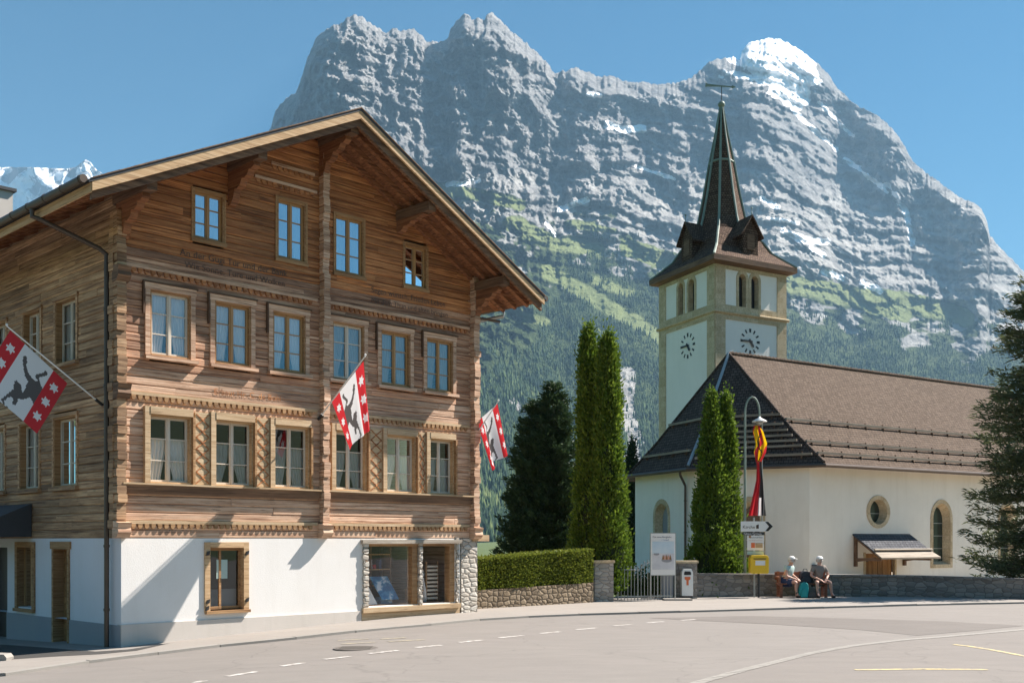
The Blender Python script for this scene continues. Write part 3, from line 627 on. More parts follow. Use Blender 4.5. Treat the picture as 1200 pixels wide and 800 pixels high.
def logs(fr, limf, z0, z1, holes, h, rnd, o=0.0, mlen=5.5, th=.12):
    mb = MB(); n = max(1, round((z1 - z0) / h)); h = (z1 - z0) / n; c = .022
    for i in range(n):
        a, b = z0 + i * h, z0 + (i + 1) * h; (l0, r0), (l1, r1) = limf(a), limf(b)
        cuts = [l0, r0]; x = l0 + rnd.uniform(1, mlen)
        while x < r0 - .6: cuts.append(x); x += rnd.uniform(2.2, mlen)
        blocked = [(hx0, hx1) for hx0, hx1, hz0, hz1 in holes if hz0 < b - .03 and hz1 > a + .03]
        pts = sorted(cuts + [q for bb in blocked for q in bb if l0 < q < r0])
        for p, q in zip(pts[:-1], pts[1:]):
            m = (p + q) / 2
            if q - p < .02 or any(bx0 - .001 <= m <= bx1 + .001 for bx0, bx1 in blocked): continue
            d = o + rnd.uniform(0, .014); pl, ql = (p, q)
            pt = max(p, l1) if abs(p - l0) < 1e-6 else p; qt = min(q, r1) if abs(q - r0) < 1e-6 else q
            if qt <= pt: continue
            g = .0015
            prof = [(o - th, a), (d - c, a), (d, a + c), (d, b - c), (d - c, b), (o - th, b)]
            vs = [fr(pl + g + (pt - pl) * (z - a) / h, oo, z) for oo, z in prof] + [fr(ql - g + (qt - ql) * (z - a) / h, oo, z) for oo, z in prof]
            mb.add(vs, [(k, (k + 1) % 6, 6 + (k + 1) % 6, 6 + k) for k in range(6)] + [tuple(range(6)), tuple(range(11, 5, -1))])
    return mb
rw = random.Random(3)
ho = [(a, b, c, d) for a, b, c, d, _ in WIN]
logs(fac, lim, 1.93, 5.3, ho, .168, rw).build('timber_wall', 'logwood', house, fix=False)
logs(fac, lim, 5.3, 7.65, ho, .168, rw).build('timber_wall', 'logwood_mid', house, fix=False)
logs(fac, lim, 7.65, 10.9, ho, .168, rw).build('gable_wall', 'logwood_warm', house, fix=False)
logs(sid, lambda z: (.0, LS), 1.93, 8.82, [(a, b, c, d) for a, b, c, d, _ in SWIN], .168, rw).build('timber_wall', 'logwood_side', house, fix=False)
mb = MB(); bk = A + FD * LF
mb.box(frame(bk, LD, FD), 0, LS, -.2, 0, -.4, 8.3); mb.box(frame(A + LD * LS, FD, LD), -.1, LF, -.2, 0, -1, 8.3)
mb.prism(frame(A + LD * LS, FD, LD), [(0, 8.3), (LF, 8.3), (UC, RT - .1)], -.2, 0)
mb.build('rear_wall', 'logwood', house)
# floors and rooms behind the panes stay unlit
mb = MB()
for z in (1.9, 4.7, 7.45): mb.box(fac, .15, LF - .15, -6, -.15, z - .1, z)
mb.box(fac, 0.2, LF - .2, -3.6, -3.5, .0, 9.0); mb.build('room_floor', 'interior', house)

# --- white ground floor
gz = lambda p: G(p.x)
Gc, Gr = -.26, -.02
mb = MB(); SH = (5.80, 8.55, .32, 1.80)
mb.wall(fac, [(0, .24), (8.72, .24), (8.72, 1.93), (0, 1.93)], [[(1.80, .42), (2.72, .42), (2.72, 1.82), (1.80, 1.82)], [(SH[0], SH[2]), (SH[1], SH[2]), (SH[1], SH[3]), (SH[0], SH[3])]], .22)
mb.build('plaster_wall', 'plaster', house)
mb = MB(); mb.prism(fac, [(-.01, -.5), (5.66, -.5), (5.66, .24), (4.2, .24), (-.01, .24)], -.3, .035); mb.build('plinth', 'plinth', house)
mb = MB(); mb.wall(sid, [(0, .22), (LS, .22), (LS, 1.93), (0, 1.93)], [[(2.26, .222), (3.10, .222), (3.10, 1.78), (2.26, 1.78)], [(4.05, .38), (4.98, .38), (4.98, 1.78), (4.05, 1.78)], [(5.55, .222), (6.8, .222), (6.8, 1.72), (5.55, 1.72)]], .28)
mb.build('plaster_wall', 'plaster_shade', house)
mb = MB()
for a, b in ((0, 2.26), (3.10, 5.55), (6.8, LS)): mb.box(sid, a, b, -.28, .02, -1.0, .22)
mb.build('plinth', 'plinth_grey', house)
# stone pier at the right corner
mb = MB(); mb.box(fac, 8.74, 9.28, -.55, .03, -.1, 1.93)
mb.build('stone_pier', 'cornerstone', house)

def curtain(fr, x0, x1, z0, z1, o, parent, gather=.45, n=26, hang=True):
    """two gathered drapes pulled aside"""
    mb = MB(); W = (x1 - x0) / 2
    for side in (0, 1):
        rows = 12; cols = n; vs = []
        for j in range(rows + 1):
            v = j / rows; z = z1 - (z1 - z0) * v
            w = W * (.98 - gather * min(1, max(0, (v - .15) / .75)) ** 1.3)
            for i in range(cols + 1):
                t = i / cols; x = t * w; y = o + .022 * math.sin(t * 30 + v * 2 + side) * (.5 + .6 * v)
                vs.append(fr((x0 + x) if side == 0 else (x1 - x), y, z))
        fs = [(j * (cols + 1) + i, j * (cols + 1) + i + 1, (j + 1) * (cols + 1) + i + 1, (j + 1) * (cols + 1) + i) for j in range(rows) for i in range(cols)]
        mb.add(vs, fs); mb.build('curtain', 'curtain', parent, smooth=True, fix=False); mb = MB()

CR_ = random.Random(31)
def window(fr, x0, x1, z0, z1, kind, white=False, glassm='glass', depth=.16, cur=True, muntin=2):
    c = MB(); J = .035
    # jamb lining inside the wall
    for a, b in ((x0, x0 + J), (x1 - J, x1)): c.box(fr, a, b, -depth - .05, .018, z0, z1)
    c.box(fr, x0 + J + .001, x1 - J - .001, -depth - .05, .018, z1 - J, z1); c.box(fr, x0 + J + .001, x1 - J - .001, -depth - .05, .02, z0, z0 + .03)
    w = c.build('window', 'casing' if kind != 2 else 'newwood', house)
    if kind == 3:
        f = MB()
        for a, b in ((x0 - .10, x0), (x1, x1 + .10)): f.box(fr, a, b, -.01, .045, z0 - .02, z1 + .0)
        f.box(fr, x0 - .12, x1 + .12, -.01, .05, z1 + .001, z1 + .13); f.build('casing', 'logwood', w)
        f = MB(); f.box(fr, x0 - .15, x1 + .15, -.01, .075, z1 + .132, z1 + .16)
        f.box(fr, x0 - .155, x0 - .125, -.01, .075, z1 - .5, z1 + .131); f.build('hood_mould', 'carve_dark', w)
        f = MB(); f.box(fr, x0 - .12, x1 + .14, -.01, .12, z0 - .09, z0 - .022); f.build('sill', 'logwood', w)
    if kind == 2:
        f = MB()
        f.box(fr, x0 - .11, x0, -.01, .10, z0 - .02, z1 + .15); f.box(fr, x0 + .001, x1 + .0, -.01, .11, z1 + .001, z1 + .15); f.build('casing', 'casing_light', w)
        f = MB(); f.box(fr, x1 + .001, x1 + .05, -.01, .10, z0 - .02, z1 + .0); f.build('casing', 'casing', w)
    if kind == 4:
        f = MB(); f.box(fr, x0 - .05, x1 + .05, -.01, .06, z0 - .08, z0); f.box(fr, x0, x1, -.01, .03, z1, z1 + .04)
        for a, b in ((x0 - .04, x0 - .001), (x1 + .001, x1 + .04)): f.box(fr, a, b, -.01, .03, z0 + .001, z1 + .04)
        f.build('sill', 'casing', w)
    # sashes
    s = MB(); a0, a1, b0, b1 = x0 + J, x1 - J, z0 + .03, z1 - J; d0, d1 = -depth, -depth + .045; r = .045; xm = (a0 + a1) / 2
    for l, q in ((a0, xm - .002), (xm + .002, a1)):
        s.box(fr, l, l + r, d0, d1, b0, b1); s.box(fr, q - r, q, d0, d1, b0, b1)
        s.box(fr, l + r, q - r, d0 + .002, d1 - .002, b0, b0 + r); s.box(fr, l + r, q - r, d0 + .002, d1 - .002, b1 - r, b1)
        for k in range(1, muntin + 1):
            zz = b0 + (b1 - b0) * k / (muntin + 1); s.box(fr, l + r, q - r, d0 + .008, d1 - .006, zz - .011, zz + .011)
    s.box(fr, xm - .02, xm + .02, d1 + .001, d1 + .014, b0, b1)
    s.build('sash', 'sash_white' if white else 'sash_brown', w)
    g = MB(); g.quad(fr(a0 + .02, d0 + .02, b0 + .02), fr(a1 - .02, d0 + .02, b0 + .02), fr(a1 - .02, d0 + .02, b1 - .02), fr(a0 + .02, d0 + .02, b1 - .02)); g.build('pane', glassm, w)
    if cur: curtain(fr, a0 + .02, a1 - .02, b0 + .02, b0 + (b1 - b0) * (.68 if kind == 2 else .97), -depth - .035, w, (.36 if kind == 2 else .42) + CR_.uniform(-.12, .14))
    return w
for i, (a, b, z0, z1, k) in enumerate(WIN):
    window(fac, a, b, z0, z1, k, white=(i in (0, 3, 8, 9)) or k == 2, glassm='glass_mid' if i == 15 else {4: 'glass_attic', 3: 'glass_mid', 2: 'glass'}[k], depth=.14 if k == 2 else .09)
for a, b, z0, z1, k in SWIN: window(sid, a, b, z0, z1, 5, white=True, glassm='glass', depth=.16)
for a, b, z0, z1, k in SWIN:
    f = MB(); f.box(sid, a - .1, b + .1, -.01, .05, z1, z1 + .07); f.box(sid, a - .12, b + .12, -.01, .09, z0 - .08, z0)
    f.box(sid, a - .08, a, -.01, .03, z0, z1); f.box(sid, b, b + .08, -.01, .03, z0, z1); f.build('casing', 'logwood_side', house)

# carved lattice panels between the windows of the second storey
for a, b in ((1.52, 1.84), (2.93, 3.23), (5.90, 6.24), (7.36, 7.56)):
    mb = MB(); mb.box(fac, a, b, -.01, .05, 3.03, 4.52); p = mb.build('carved_panel', 'panelwood', house)
    mb = MB(); cx, w = (a + b) / 2, (b - a) / 2 - .02; hgt = 4.48 - 3.06; n = 6; st_ = hgt / n
    for i in range(n):
        zc = 3.06 + st_ * (i + .5)
        for sg in (1, -1):
            mb.beam(fac(cx - w, .052, zc - sg * st_ / 2), fac(cx + w, .052, zc + sg * st_ / 2), .022, .022, up=NF)
        mb.lathe(fac(cx, .05, zc), [(.03, 0), (.02, .02)], 6, fr=frame(fac(cx, .05, zc), FD, Vector((0, 0, 1)), NF))
    mb.build('lattice', 'logwood_warm', p)

# mouldings with rows of small carved arches
def frieze(z, u0, u1, out=.05, m='logwood', mt_='casing_light', step=.135):
    mb = MB(); mb.box(fac, u0, u1, -.01, out, z + .055, z + .12); f = mb.build('frieze', m if z > 5 else mt_, house)
    mb = MB(); n = int((u1 - u0) / step)
    for i in range(n):
        x = u0 + (i + .5) * step
        mb.prism(fac, [(x - .035, z + .054), (x - .035, z - .01), (x - .015, z - .04), (x + .02, z - .04), (x + .05, z - .005), (x + .05, z + .054)], .0, out * 1.0)
        mb.prism(fac, [(x - .05, z + .02), (x - .036, z + .02), (x - .036, z + .054), (x - .05, z + .054)], .0, out * .7)
    mb.build('carving', 'casing' if z < 5 else 'logwood_warm', f)
for z in (7.20, 4.70, 2.16):
    frieze(z, .02, 4.46); frieze(z, 4.76, 9.0)
frieze(9.62, 2.9, 4.46, .03); frieze(10.0, 3.3, 4.4, .03)
# ledge under the second storey windows
mb = MB()
for a, b in ((-.02, 4.50), (4.72, 9.1)):
    mb.prism(fac, [(a, 2.985), (b, 2.985), (b, 3.02), (a, 3.02)], -.01, .16)
mb.build('ledge', 'casing_light', house)
mb = MB()
for a, b in ((-.0, 4.50), (4.72, 9.08)):
    mb.prism(frame(fac(a, 0, 0), NF, FD), [(0, 2.80), (.06, 2.80), (.13, 2.983), (0, 2.983)], 0, b - a)
mb.build('ledge_moulding', 'beam', house)
# log ends: centre, corners
def logends(fr, u0, u1, z0, z1, o0, o1, mat='logwood_warm', name='log_ends', h=.168):
    mb = MB(); r = random.Random(int(u0 * 10 + z0 * 3)); n = max(1, round((z1 - z0) / h)); h = (z1 - z0) / n
    for i in range(n):
        a = z0 + i * h; o = r.uniform(o0, o1); j = r.uniform(-.012, .012); c = .02
        mb.prism(frame(fr(u0 + j, 0, 0), fr(1, 0, 0) - fr(0, 0, 0), fr(0, 1, 0) - fr(0, 0, 0)), [(0, a + c), (c, a + .002), (u1 - u0 - c, a + .002), (u1 - u0, a + c), (u1 - u0, a + h - c), (u1 - u0 - c, a + h - .002), (c, a + h - .002), (0, a + h - c)], -.05, o)
    return mb.build(name, mat, house, fix=False)
logends(fac, 4.53, 4.70, 2.12, 10.6, .14, .20, 'logwood'); logends(fac, 9.06, 9.25, 1.98, 8.6, .14, .20, 'logwood')
logends(fac, -.14, .05, 2.12, 8.3, .12, .17, 'logwood_side'); logends(sid, .02, .22, 2.12, 8.3, .12, .18, 'logwood_side')
for u, z in ((-.16, 1.93), (4.49, 1.93), (9.03, 1.9), (-.16, 4.62), (-.16, 6.9)):
    mb = MB(); x = .26; fr2 = frame(fac(u, 0, 0), NF, FD)
    mb.prism(fr2, [(-.05, z), (.16, z + .02), (.25, z + .12), (.22, z + .20), (.27, z + .30), (-.05, z + .34)], 0, x); mb.build('corbel', 'beam' if z > 2 else 'logwood', house)
mb = MB(); mb.box(fac, 9.1, 9.65, -.10, .08, 1.86, 2.02); mb.build('beam_end', 'casing_light', house)

# --- roof, skewed along the ridge
OV = 1.36
ap = lambda u, t, z: A + FD * u + LD * t + Vector((0, 0, z))
T0, T1 = -OV / abs(NF.dot(LD)), LS + .6
ZR, ZE0, ZE1, U0, U1 = 11.25, 8.33, 8.10, -1.19, 10.28
def roofz(u): return ZR - (UC - u) * (ZR - ZE0) / (UC - U0) if u < UC else ZR - (u - UC) * (ZR - ZE1) / (U1 - UC)
def slopebox(mb, u0, u1, t0, t1, d0, d1):
    vs = [ap(u, t, roofz(u) + d) for d in (d0, d1) for (u, t) in ((u0, t0), (u1, t0), (u1, t1), (u0, t1))]
    mb.add(vs, [(0, 3, 2, 1), (4, 5, 6, 7), (0, 1, 5, 4), (1, 2, 6, 5), (2, 3, 7, 6), (3, 0, 4, 7)])
mb = MB()
for (a, b) in ((U0 - .06, UC), (UC, U1 + .06)):
    for (dz0, dz1, t0) in ((-.05, 0, T0 - .04),):
        vs = [ap(u, t, roofz(u) + d) for d in (dz0, dz1) for (u, t) in ((a, t0), (b, t0), (b, T1), (a, T1))]
        mb.add(vs, [(0, 3, 2, 1), (4, 5, 6, 7), (0, 1, 5, 4), (1, 2, 6, 5), (2, 3, 7, 6), (3, 0, 4, 7)])
roof = mb.build('roof', 'dark_roof', house)
# tiles seen edge-on along the rim
mb = MB(); r = random.Random(5)
for side in (0, 1):
    for k in range(24):
        u = (UC - (k + .5) * (UC - U0) / 24) if side == 0 else (UC + (k + .5) * (U1 - UC) / 24)
        slopebox(mb, u - .12, u + .12, T0 - .06, T0 + .3, .002, .022 + r.uniform(0, .006))
mb.build('rim_tile', 'beam', roof)
mb = MB(); slopebox(mb, U0, UC, T0 - .03, T0 + .02, -.22, -.052); slopebox(mb, UC, U1, T0 - .03, T0 + .02, -.20, -.052); mb.build('barge_board', 'newwood', house)
mb = MB(); slopebox(mb, U0 + .02, UC, T0 + .05, T0 + .12, -.36, -.125); slopebox(mb, UC, U1 - .02, T0 + .05, T0 + .12, -.36, -.125); mb.build('barge_board', 'beam', house)
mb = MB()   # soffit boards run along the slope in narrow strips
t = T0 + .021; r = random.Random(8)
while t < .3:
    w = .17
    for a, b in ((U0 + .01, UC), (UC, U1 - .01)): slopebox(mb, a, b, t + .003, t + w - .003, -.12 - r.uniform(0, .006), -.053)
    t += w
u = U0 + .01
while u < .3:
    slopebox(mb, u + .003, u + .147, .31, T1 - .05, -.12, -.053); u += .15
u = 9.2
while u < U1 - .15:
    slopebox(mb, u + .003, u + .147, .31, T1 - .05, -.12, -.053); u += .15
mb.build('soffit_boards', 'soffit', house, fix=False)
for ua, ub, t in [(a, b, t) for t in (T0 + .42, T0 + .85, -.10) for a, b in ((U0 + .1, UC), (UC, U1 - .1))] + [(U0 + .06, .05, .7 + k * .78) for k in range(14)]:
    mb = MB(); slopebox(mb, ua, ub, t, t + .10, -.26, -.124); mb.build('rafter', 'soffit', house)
def purlin(u, kz=1.0, mat='beam'):
    z = roofz(u) - .26; mb = MB(); t0 = T0 + .18
    mb.box(frame(ap(u, 0, 0), FD, LD), -.10, .10, t0, .2, z - .22, z)
    p = mb.build('purlin', mat, house)
    mb = MB(); fr2 = frame(ap(u, 0, 0), -LD, FD)
    mb.prism(fr2, [(x_, z - .222 - d_ * kz) for x_, d_ in [(-.1, 0), (.95, 0), (.97, .08), (.86, .14), (.78, .12), (.72, .22), (.60, .26), (.52, .24), (.46, .36), (.34, .42), (.26, .40), (.20, .58), (.10, .70), (-.1, .73)]], -.075, .075)
    mb.build('console', 'soffit', p)
for u, kz in ((.02, 1), (2.35, 1), (UC, 1), (6.78, .42), (9.16, 1)): purlin(u, kz)
# gutter along the left eave and the bent pipe down the corner
mb = MB(); pts = [ap(U0 - .13, T0 + .02 + k * (T1 - T0 - .1) / 10, ZE0 - .02) for k in range(11)]
mb.tube(pts, .075, 10); 
for k in range(16): 
    c = ap(U0 - .13, T0 + .1 + k * .75, ZE0 - .02); mb.tube([c, c + LD * .03], .085, 10)
mb.build('gutter', 'gutter', house, smooth=False)
mb = MB(); mb.add([ap(U0 - .02, t, z) for z in (ZE0 - .24, ZE0 - .07) for t in (T0, T1)] + [ap(U0 + .01, t, z) for z in (ZE0 - .24, ZE0 - .07) for t in (T0, T1)], [(0, 1, 3, 2), (4, 6, 7, 5), (0, 2, 6, 4), (1, 5, 7, 3), (0, 4, 5, 1), (2, 3, 7, 6)])
mb.build('fascia', 'newwood', house)
pt = ap(U0 - .13, .85, ZE0 - .09); tp = sid(.34, .13, 7.5)
mb = MB(); mb.tube([pt, pt + Vector((0, 0, -.14)), pt + (tp - pt) * .12 + Vector((0, 0, -.10)), tp + (pt - tp) * .1 + Vector((0, 0, .03)), tp, tp + Vector((0, 0, -.25)), sid(.34, .13, 2.0), sid(.34, .13, -.33)], .048, 10)
for z in (6.4, 4.9, 3.4, 1.75, .5): mb.tube([sid(.34, .13, z), sid(.34, .13, z + .05)], .06, 10)
mb.build('downpipe', 'gutter', house)
mb = MB(); e = ap(U1 + .1, .15, ZE1 - .06); mb.tube([ap(U1 + .1, T0, ZE1 - .03), ap(U1 + .1, T1, ZE1 - .03)], .07, 10); mb.build('gutter', 'gutter', house)
mb = MB(); mb.tube([e, e + Vector((0, 0, -.2)), fac(9.35, -.9, 7.55), fac(9.32, -.9, 7.4), fac(9.32, -.9, 0)], .045, 8); mb.build('downpipe', 'zinc', house)
mb = MB(); mb.tube([fac(9.25, .05, 7.60), fac(10.0, .10, 7.60)], .035, 8); mb.build('bracket', 'gutter', house)
# chimney
c = ap(.6, 8.75, 0); mb = MB(); mb.box(frame(c, FD, LD), -.55, .55, -.5, .5, 8.3, 10.85, 0); ch = mb.build('chimney', 'plinth', roof)
mb = MB(); mb.box(frame(c, FD, LD), -.62, .62, -.57, .57, 10.85, 10.93, 0); mb.box(frame(c, FD, LD), -.3, .3, -.3, .3, 10.93, 11.3, 0); mb.build('chimney_cap', 'dark_roof', ch)

# inscriptions painted on the logs
for s_, u, z, sz in (("An der Gugi Tür und der Bank", 1.2, 7.68, .20), ("Wie Sonne, Türe und Wolken", 1.3, 7.45, .19), ("Segen wünsch, Frieden Leben", 5.95, 7.72, .19), ("Mit dem Thun und alten bringen", 5.95, 7.48, .18), ("Erbaut Hr. C. de Bohl", 1.95, 4.93, .18)):
    text('inscription', s_, 'ink' if z > 5 else 'logwood_warm', house, fac(u, .017, z), FD, (0, 0, 1), sz)

# --- ground floor window with a notice, shop window, door, canopy
def plainwin(fr, x0, x1, z0, z1, name='window', mat='newwood', depth=.16, glassm='glass', cas=.09):
    c = MB()
    for a, b in ((x0 - cas, x0 + .03), (x1 - .03, x1 + cas)): c.box(fr, a, b, -.02, .04, z0 - .06, z1 + cas)
    c.box(fr, x0 + .031, x1 - .031, -.02, .04, z1 - .03, z1 + cas)
    for a, b in ((x0, x0 + .03), (x1 - .03, x1)): c.box(fr, a, b, -depth - .05, -.021, z0, z1)
    c.box(fr, x0 + .031, x1 - .031, -depth - .05, -.021, z1 - .03, z1)
    return c.build(name, mat, house)
w = plainwin(fac, 1.83, 2.66, .44, 1.76)
mb = MB(); mb.box(fac, 1.75, 2.76, -.16, .10, .36, .42); mb.build('sill', 'casing', w)
mb = MB(); a0, a1 = 1.86, 2.63
for a, b in ((a0, a0 + .05), (2.13, 2.18), (a1 - .05, a1)): mb.box(fac, a, b, -.16, -.11, .44, 1.72)
mb.box(fac, a0 + .05, a1 - .05, -.158, -.112, .44, .50); mb.box(fac, a0 + .05, a1 - .05, -.158, -.112, 1.67, 1.73); mb.build('sash', 'casing', w)
mb = MB(); mb.quad(fac(a0, -.13, .46), fac(a1, -.13, .46), fac(a1, -.13, 1.70), fac(a0, -.13, 1.70)); mb.build('pane', 'glass', w)
mb = MB(); mb.box(fac, 2.08, 2.33, -.125, -.12, 1.08, 1.48); mb.build('notice', 'shirt_pale', w)
mb = MB(); mb.box(fac, a0, a1, -.4, -.3, .46, .85); mb.build('display', 'plinth_grey', w)
for x, z in ((1.80, 1.62), (2.70, 1.62), (1.80, .62), (2.70, .62), (1.78, .48)): mb = MB(); mb.prism(fac, [(x - .04, z - .05), (x + .03, z - .03), (x + .04, z + .05), (x - .02, z + .03)], .035, .07); mb.build('hinge', 'iron', w)
# shop window: two large panes, reddish frames, rough stone jambs, pale sill board
c = MB(); x0, x1, z0, z1 = SH
for a, b in ((x0, x0 + .07), (7.20, 7.36), (x1 - .16, x1)): c.box(fac, a, b, -.22, -.02, z0, z1)
c.box(fac, x0 + .071, x1 - .161, -.218, -.022, z1 - .06, z1); sw = c.build('shop_window', 'casing', house)
for a, b in ((x0 - .10, x0 + .06), (7.36, 7.47), (x1 + .0, x1 + .10)):
    mb = MB(); z = z0 - .02; r = random.Random(int(a * 10))
    while z < z1 - .02:
        h = r.uniform(.12, .2); j = r.uniform(-.012, .012); mb.prism(fac, [(a + j + .02, z), (b + j - .02, z), (b + j, z + h * .4), (b + j - .015, z + h - .015), (a + j + .015, z + h - .015), (a + j, z + h * .5)], -.1, .05 + r.uniform(0, .015)); z += h
    mb.build('stone_jamb', 'cornerstone', sw)
mb = MB(); mb.box(fac, x0 - .14, x1 + .16, -.02, .10, z1 + .01, z1 + .10); mb.build('lintel', 'greywood', sw)
mb = MB(); mb.box(fac, x0 - .12, x1 + .12, -.22, .09, z0 - .13, z0 - .022); mb.box(fac, x0 - .12, x1 + .14, -.25, .02, -.15, z0 - .132); mb.build('sill', 'casing_light', sw)
for a, b in ((x0 + .07, 7.20), (7.36, x1 - .16)):
    mb = MB(); mb.quad(fac(a, -.1, z0), fac(b, -.1, z0), fac(b, -.1, z1 - .06), fac(a, -.1, z1 - .06)); mb.build('pane', 'glass_shop', sw)
mb = MB(); mb.box(fac, x0, x1, -1.3, -.23, z0 - .05, z0 + .02); mb.build('display_shelf', 'beam', sw)
# goods in the shop window
def shopthing(name, mb, mat, label, cat, o): 
    ob = mb.build(name, mat, origin=o); return tag(ob, label, cat)
o = fac(6.35, -.45, .34); mb = MB(); mb.add([fac(6.05, -.35, .35), fac(6.40, -.35, .35), fac(6.30, -.75, .95), fac(5.95, -.75, .95)] + [fac(6.05, -.37, .34), fac(6.40, -.37, .34), fac(6.30, -.77, .94), fac(5.95, -.77, .94)], [(0, 1, 2, 3), (7, 6, 5, 4), (0, 4, 5, 1), (1, 5, 6, 2), (2, 6, 7, 3), (3, 7, 4, 0)])
shopthing('picture_board', mb, 'tower_plaster', 'pale picture board leaning in the left shop window pane', 'board', o)
t = NT('print_blue'); v = t.coord('Object'); t.fin(t.ramp(t.noise(v, 4, 4), [(.4, (.03, .16, .34)), (.5, (.08, .30, .50)), (.58, (.7, .75, .8))]), .4)
o = fac(6.75, -.45, .34); mb = MB(); mb.add([fac(6.55, -.35, .45), fac(7.05, -.35, .45), fac(6.95, -.7, 1.0), fac(6.42, -.7, 1.0)] + [fac(6.55, -.37, .44), fac(7.05, -.37, .44), fac(6.95, -.72, .99), fac(6.42, -.72, .99)], [(0, 1, 2, 3), (7, 6, 5, 4), (0, 4, 5, 1), (1, 5, 6, 2), (2, 6, 7, 3), (3, 7, 4, 0)])
mb.box(fac, 6.6, 6.95, -.72, -.5, .34, .5)
shopthing('picture_board', mb, 'print_blue', 'blue mountain picture propped beside the pale board in the shop window', 'board', o)
o = fac(7.62, -.5, .34); mb = MB(); mb.box(fac, 7.42, 7.78, -.6, -.35, .34, .62); mb.prism(fac, [(7.38, .62), (7.82, .62), (7.60, .80)], -.62, -.33)
tag(mb.build('wooden_model', 'casing', origin=o), 'small wooden model hut on the shelf of the right shop pane', 'model')
o = fac(8.15, -.5, .34); r = empty('slatted_rack', o, 'white slatted rack standing in the right shop pane', 'rack')
mb = MB()
for a in (7.98, 8.34): mb.box(fac, a, a + .03, -.5, -.45, .34, 1.35)
mb.build('rack_post', 'casing', r)
for k in range(9): mb = MB(); mb.box(fac, 8.0, 8.34, -.47, -.43, .40 + k * .10, .45 + k * .10); mb.build('slat', 'sash_white', r)
o = fac(7.9, -.4, .34); mb = MB(); mb.tube([fac(7.95, -.5, .34), fac(7.90, -.42, .6), fac(7.82, -.4, .95)], [.07, .05, .03], 8); mb.lathe(fac(7.81, -.4, .97), [(.02, 0), (.05, .03), (.05, .08), (.01, .1)], 8)
shopthing('carved_figure', mb, 'flag_white', 'slim pale carved figure between the model hut and the slatted rack', 'figurine', o)

# shelf with small boxed goods behind the left pane
sh = empty('display_rack', fac(6.9, -.95, .34), 'dark wooden rack with small goods at the back of the left shop pane', 'rack')
mb = MB()
for z in (.75, 1.15, 1.52): mb.box(fac, 5.95, 7.15, -1.15, -.85, z, z + .03)
mb.build('shelf_board', 'casing', sh)
mb = MB()
for x in (5.92, 6.55, 7.15): mb.box(fac, x, x + .04, -1.15, -.85, .34, 1.75)
mb.build('rack_post', 'beam', sh)
rk = random.Random(17)
for z in (.78, 1.18):
    x = 6.0; pal = [('flag_red', 'red'), ('casing_light', 'light wooden'), ('navy', 'dark blue'), ('flag_white', 'white'), ('orange_paint', 'orange'), ('teal', 'teal')]; rk.shuffle(pal)
    while x < 7.0 and pal:
        MT = pal.pop()
        w_, h_ = rk.uniform(.07, .14), rk.uniform(.10, .24); mb = MB(); mb.prism(fac, [(x, z), (x + w_, z), (x + w_ * .9, z + h_), (x + w_ * .15, z + h_ * .92)], -1.02, -.90)
        tag(mb.build('boxed_goods', MT[0], origin=fac(x, -.96, z)), MT[1] + ' boxed souvenir on the ' + ('lower' if z < 1 else 'upper') + ' board of the rack in the left shop pane', 'souvenir', 'souvenirs on the rack in the shop window'); x += w_ + rk.uniform(.02, .09)

# side: plank door, window, dark entrance, flat canopy
mb = MB()
for a, b in ((2.26, 2.34), (3.02, 3.10)): mb.box(sid, a, b, -.27, .03, -.34, 1.78)
mb.box(sid, 2.20, 3.16, -.27, .04, 1.70, 1.86); mb.box(sid, 2.26, 3.10, -.27, -.02, -.5, -.32)
dfr = mb.build('door', 'casing', house)
mb = MB(); z = -.31
while z < 1.68: mb.box(sid, 2.345, 3.015, -.25, -.20 + random.uniform(0, .006), z + .004, z + .136); z += .14
mb.build('door_leaf', 'doorwood', dfr)
mb = MB(); mb.tube([sid(2.44, -.15, .75), sid(2.44, -.12, .75), sid(2.54, -.12, .75)], .012, 6); mb.build('handle', 'iron', dfr)
w = plainwin(sid, 4.08, 4.95, .38, 1.76, mat='casing')
mb = MB(); mb.box(sid, 4.0, 5.05, -.1, .08, .28, .35); mb.build('sill', 'casing', w)
mb = MB()
for a, b in ((4.11, 4.16), (4.49, 4.54), (4.87, 4.92)): mb.box(sid, a, b, -.16, -.12, .40, 1.72)
mb.build('sash', 'sash_brown', w); mb = MB(); mb.quad(sid(4.1, -.14, .4), sid(4.92, -.14, .4), sid(4.92, -.14, 1.73), sid(4.1, -.14, 1.73)); mb.build('pane', 'glass', w)
mb = MB(); mb.box(sid, 5.56, 6.79, -.27, -.22, -.6, 1.72); mb.build('door', 'black', house)
mb = MB(); mb.prism(frame(sid(4.15, 0, 0), NS, LD), [(0.02, 1.96), (1.25, 1.96), (1.25, 2.16), (.02, 2.70)], 0, 5.6); mb.build('canopy', 'dark_roof', house)

# --- flags with the ibex
IBEX = [(140,250),(160,248),(165,285),(158,310),(175,360),(205,395),(222,405),(228,395),(212,375),(218,360),(265,350),(275,338),(290,350),(285,368),(262,372),(235,380),(245,420),(255,450),(262,480),(252,510),(232,550),(216,590),(204,575),(200,560),(188,520),(175,500),(150,510),(125,512),(105,505),(98,525),(85,545),(65,540),(75,510),(60,495),(40,500),(20,520),(22,545),(42,558),(35,568),(12,550),(8,520),(0,508),(25,490),(55,465),(80,445),(78,430),(88,400),(100,395),(108,410),(125,420),(130,470),(145,460),(155,430),(170,408),(150,370),(142,320),(138,280)]
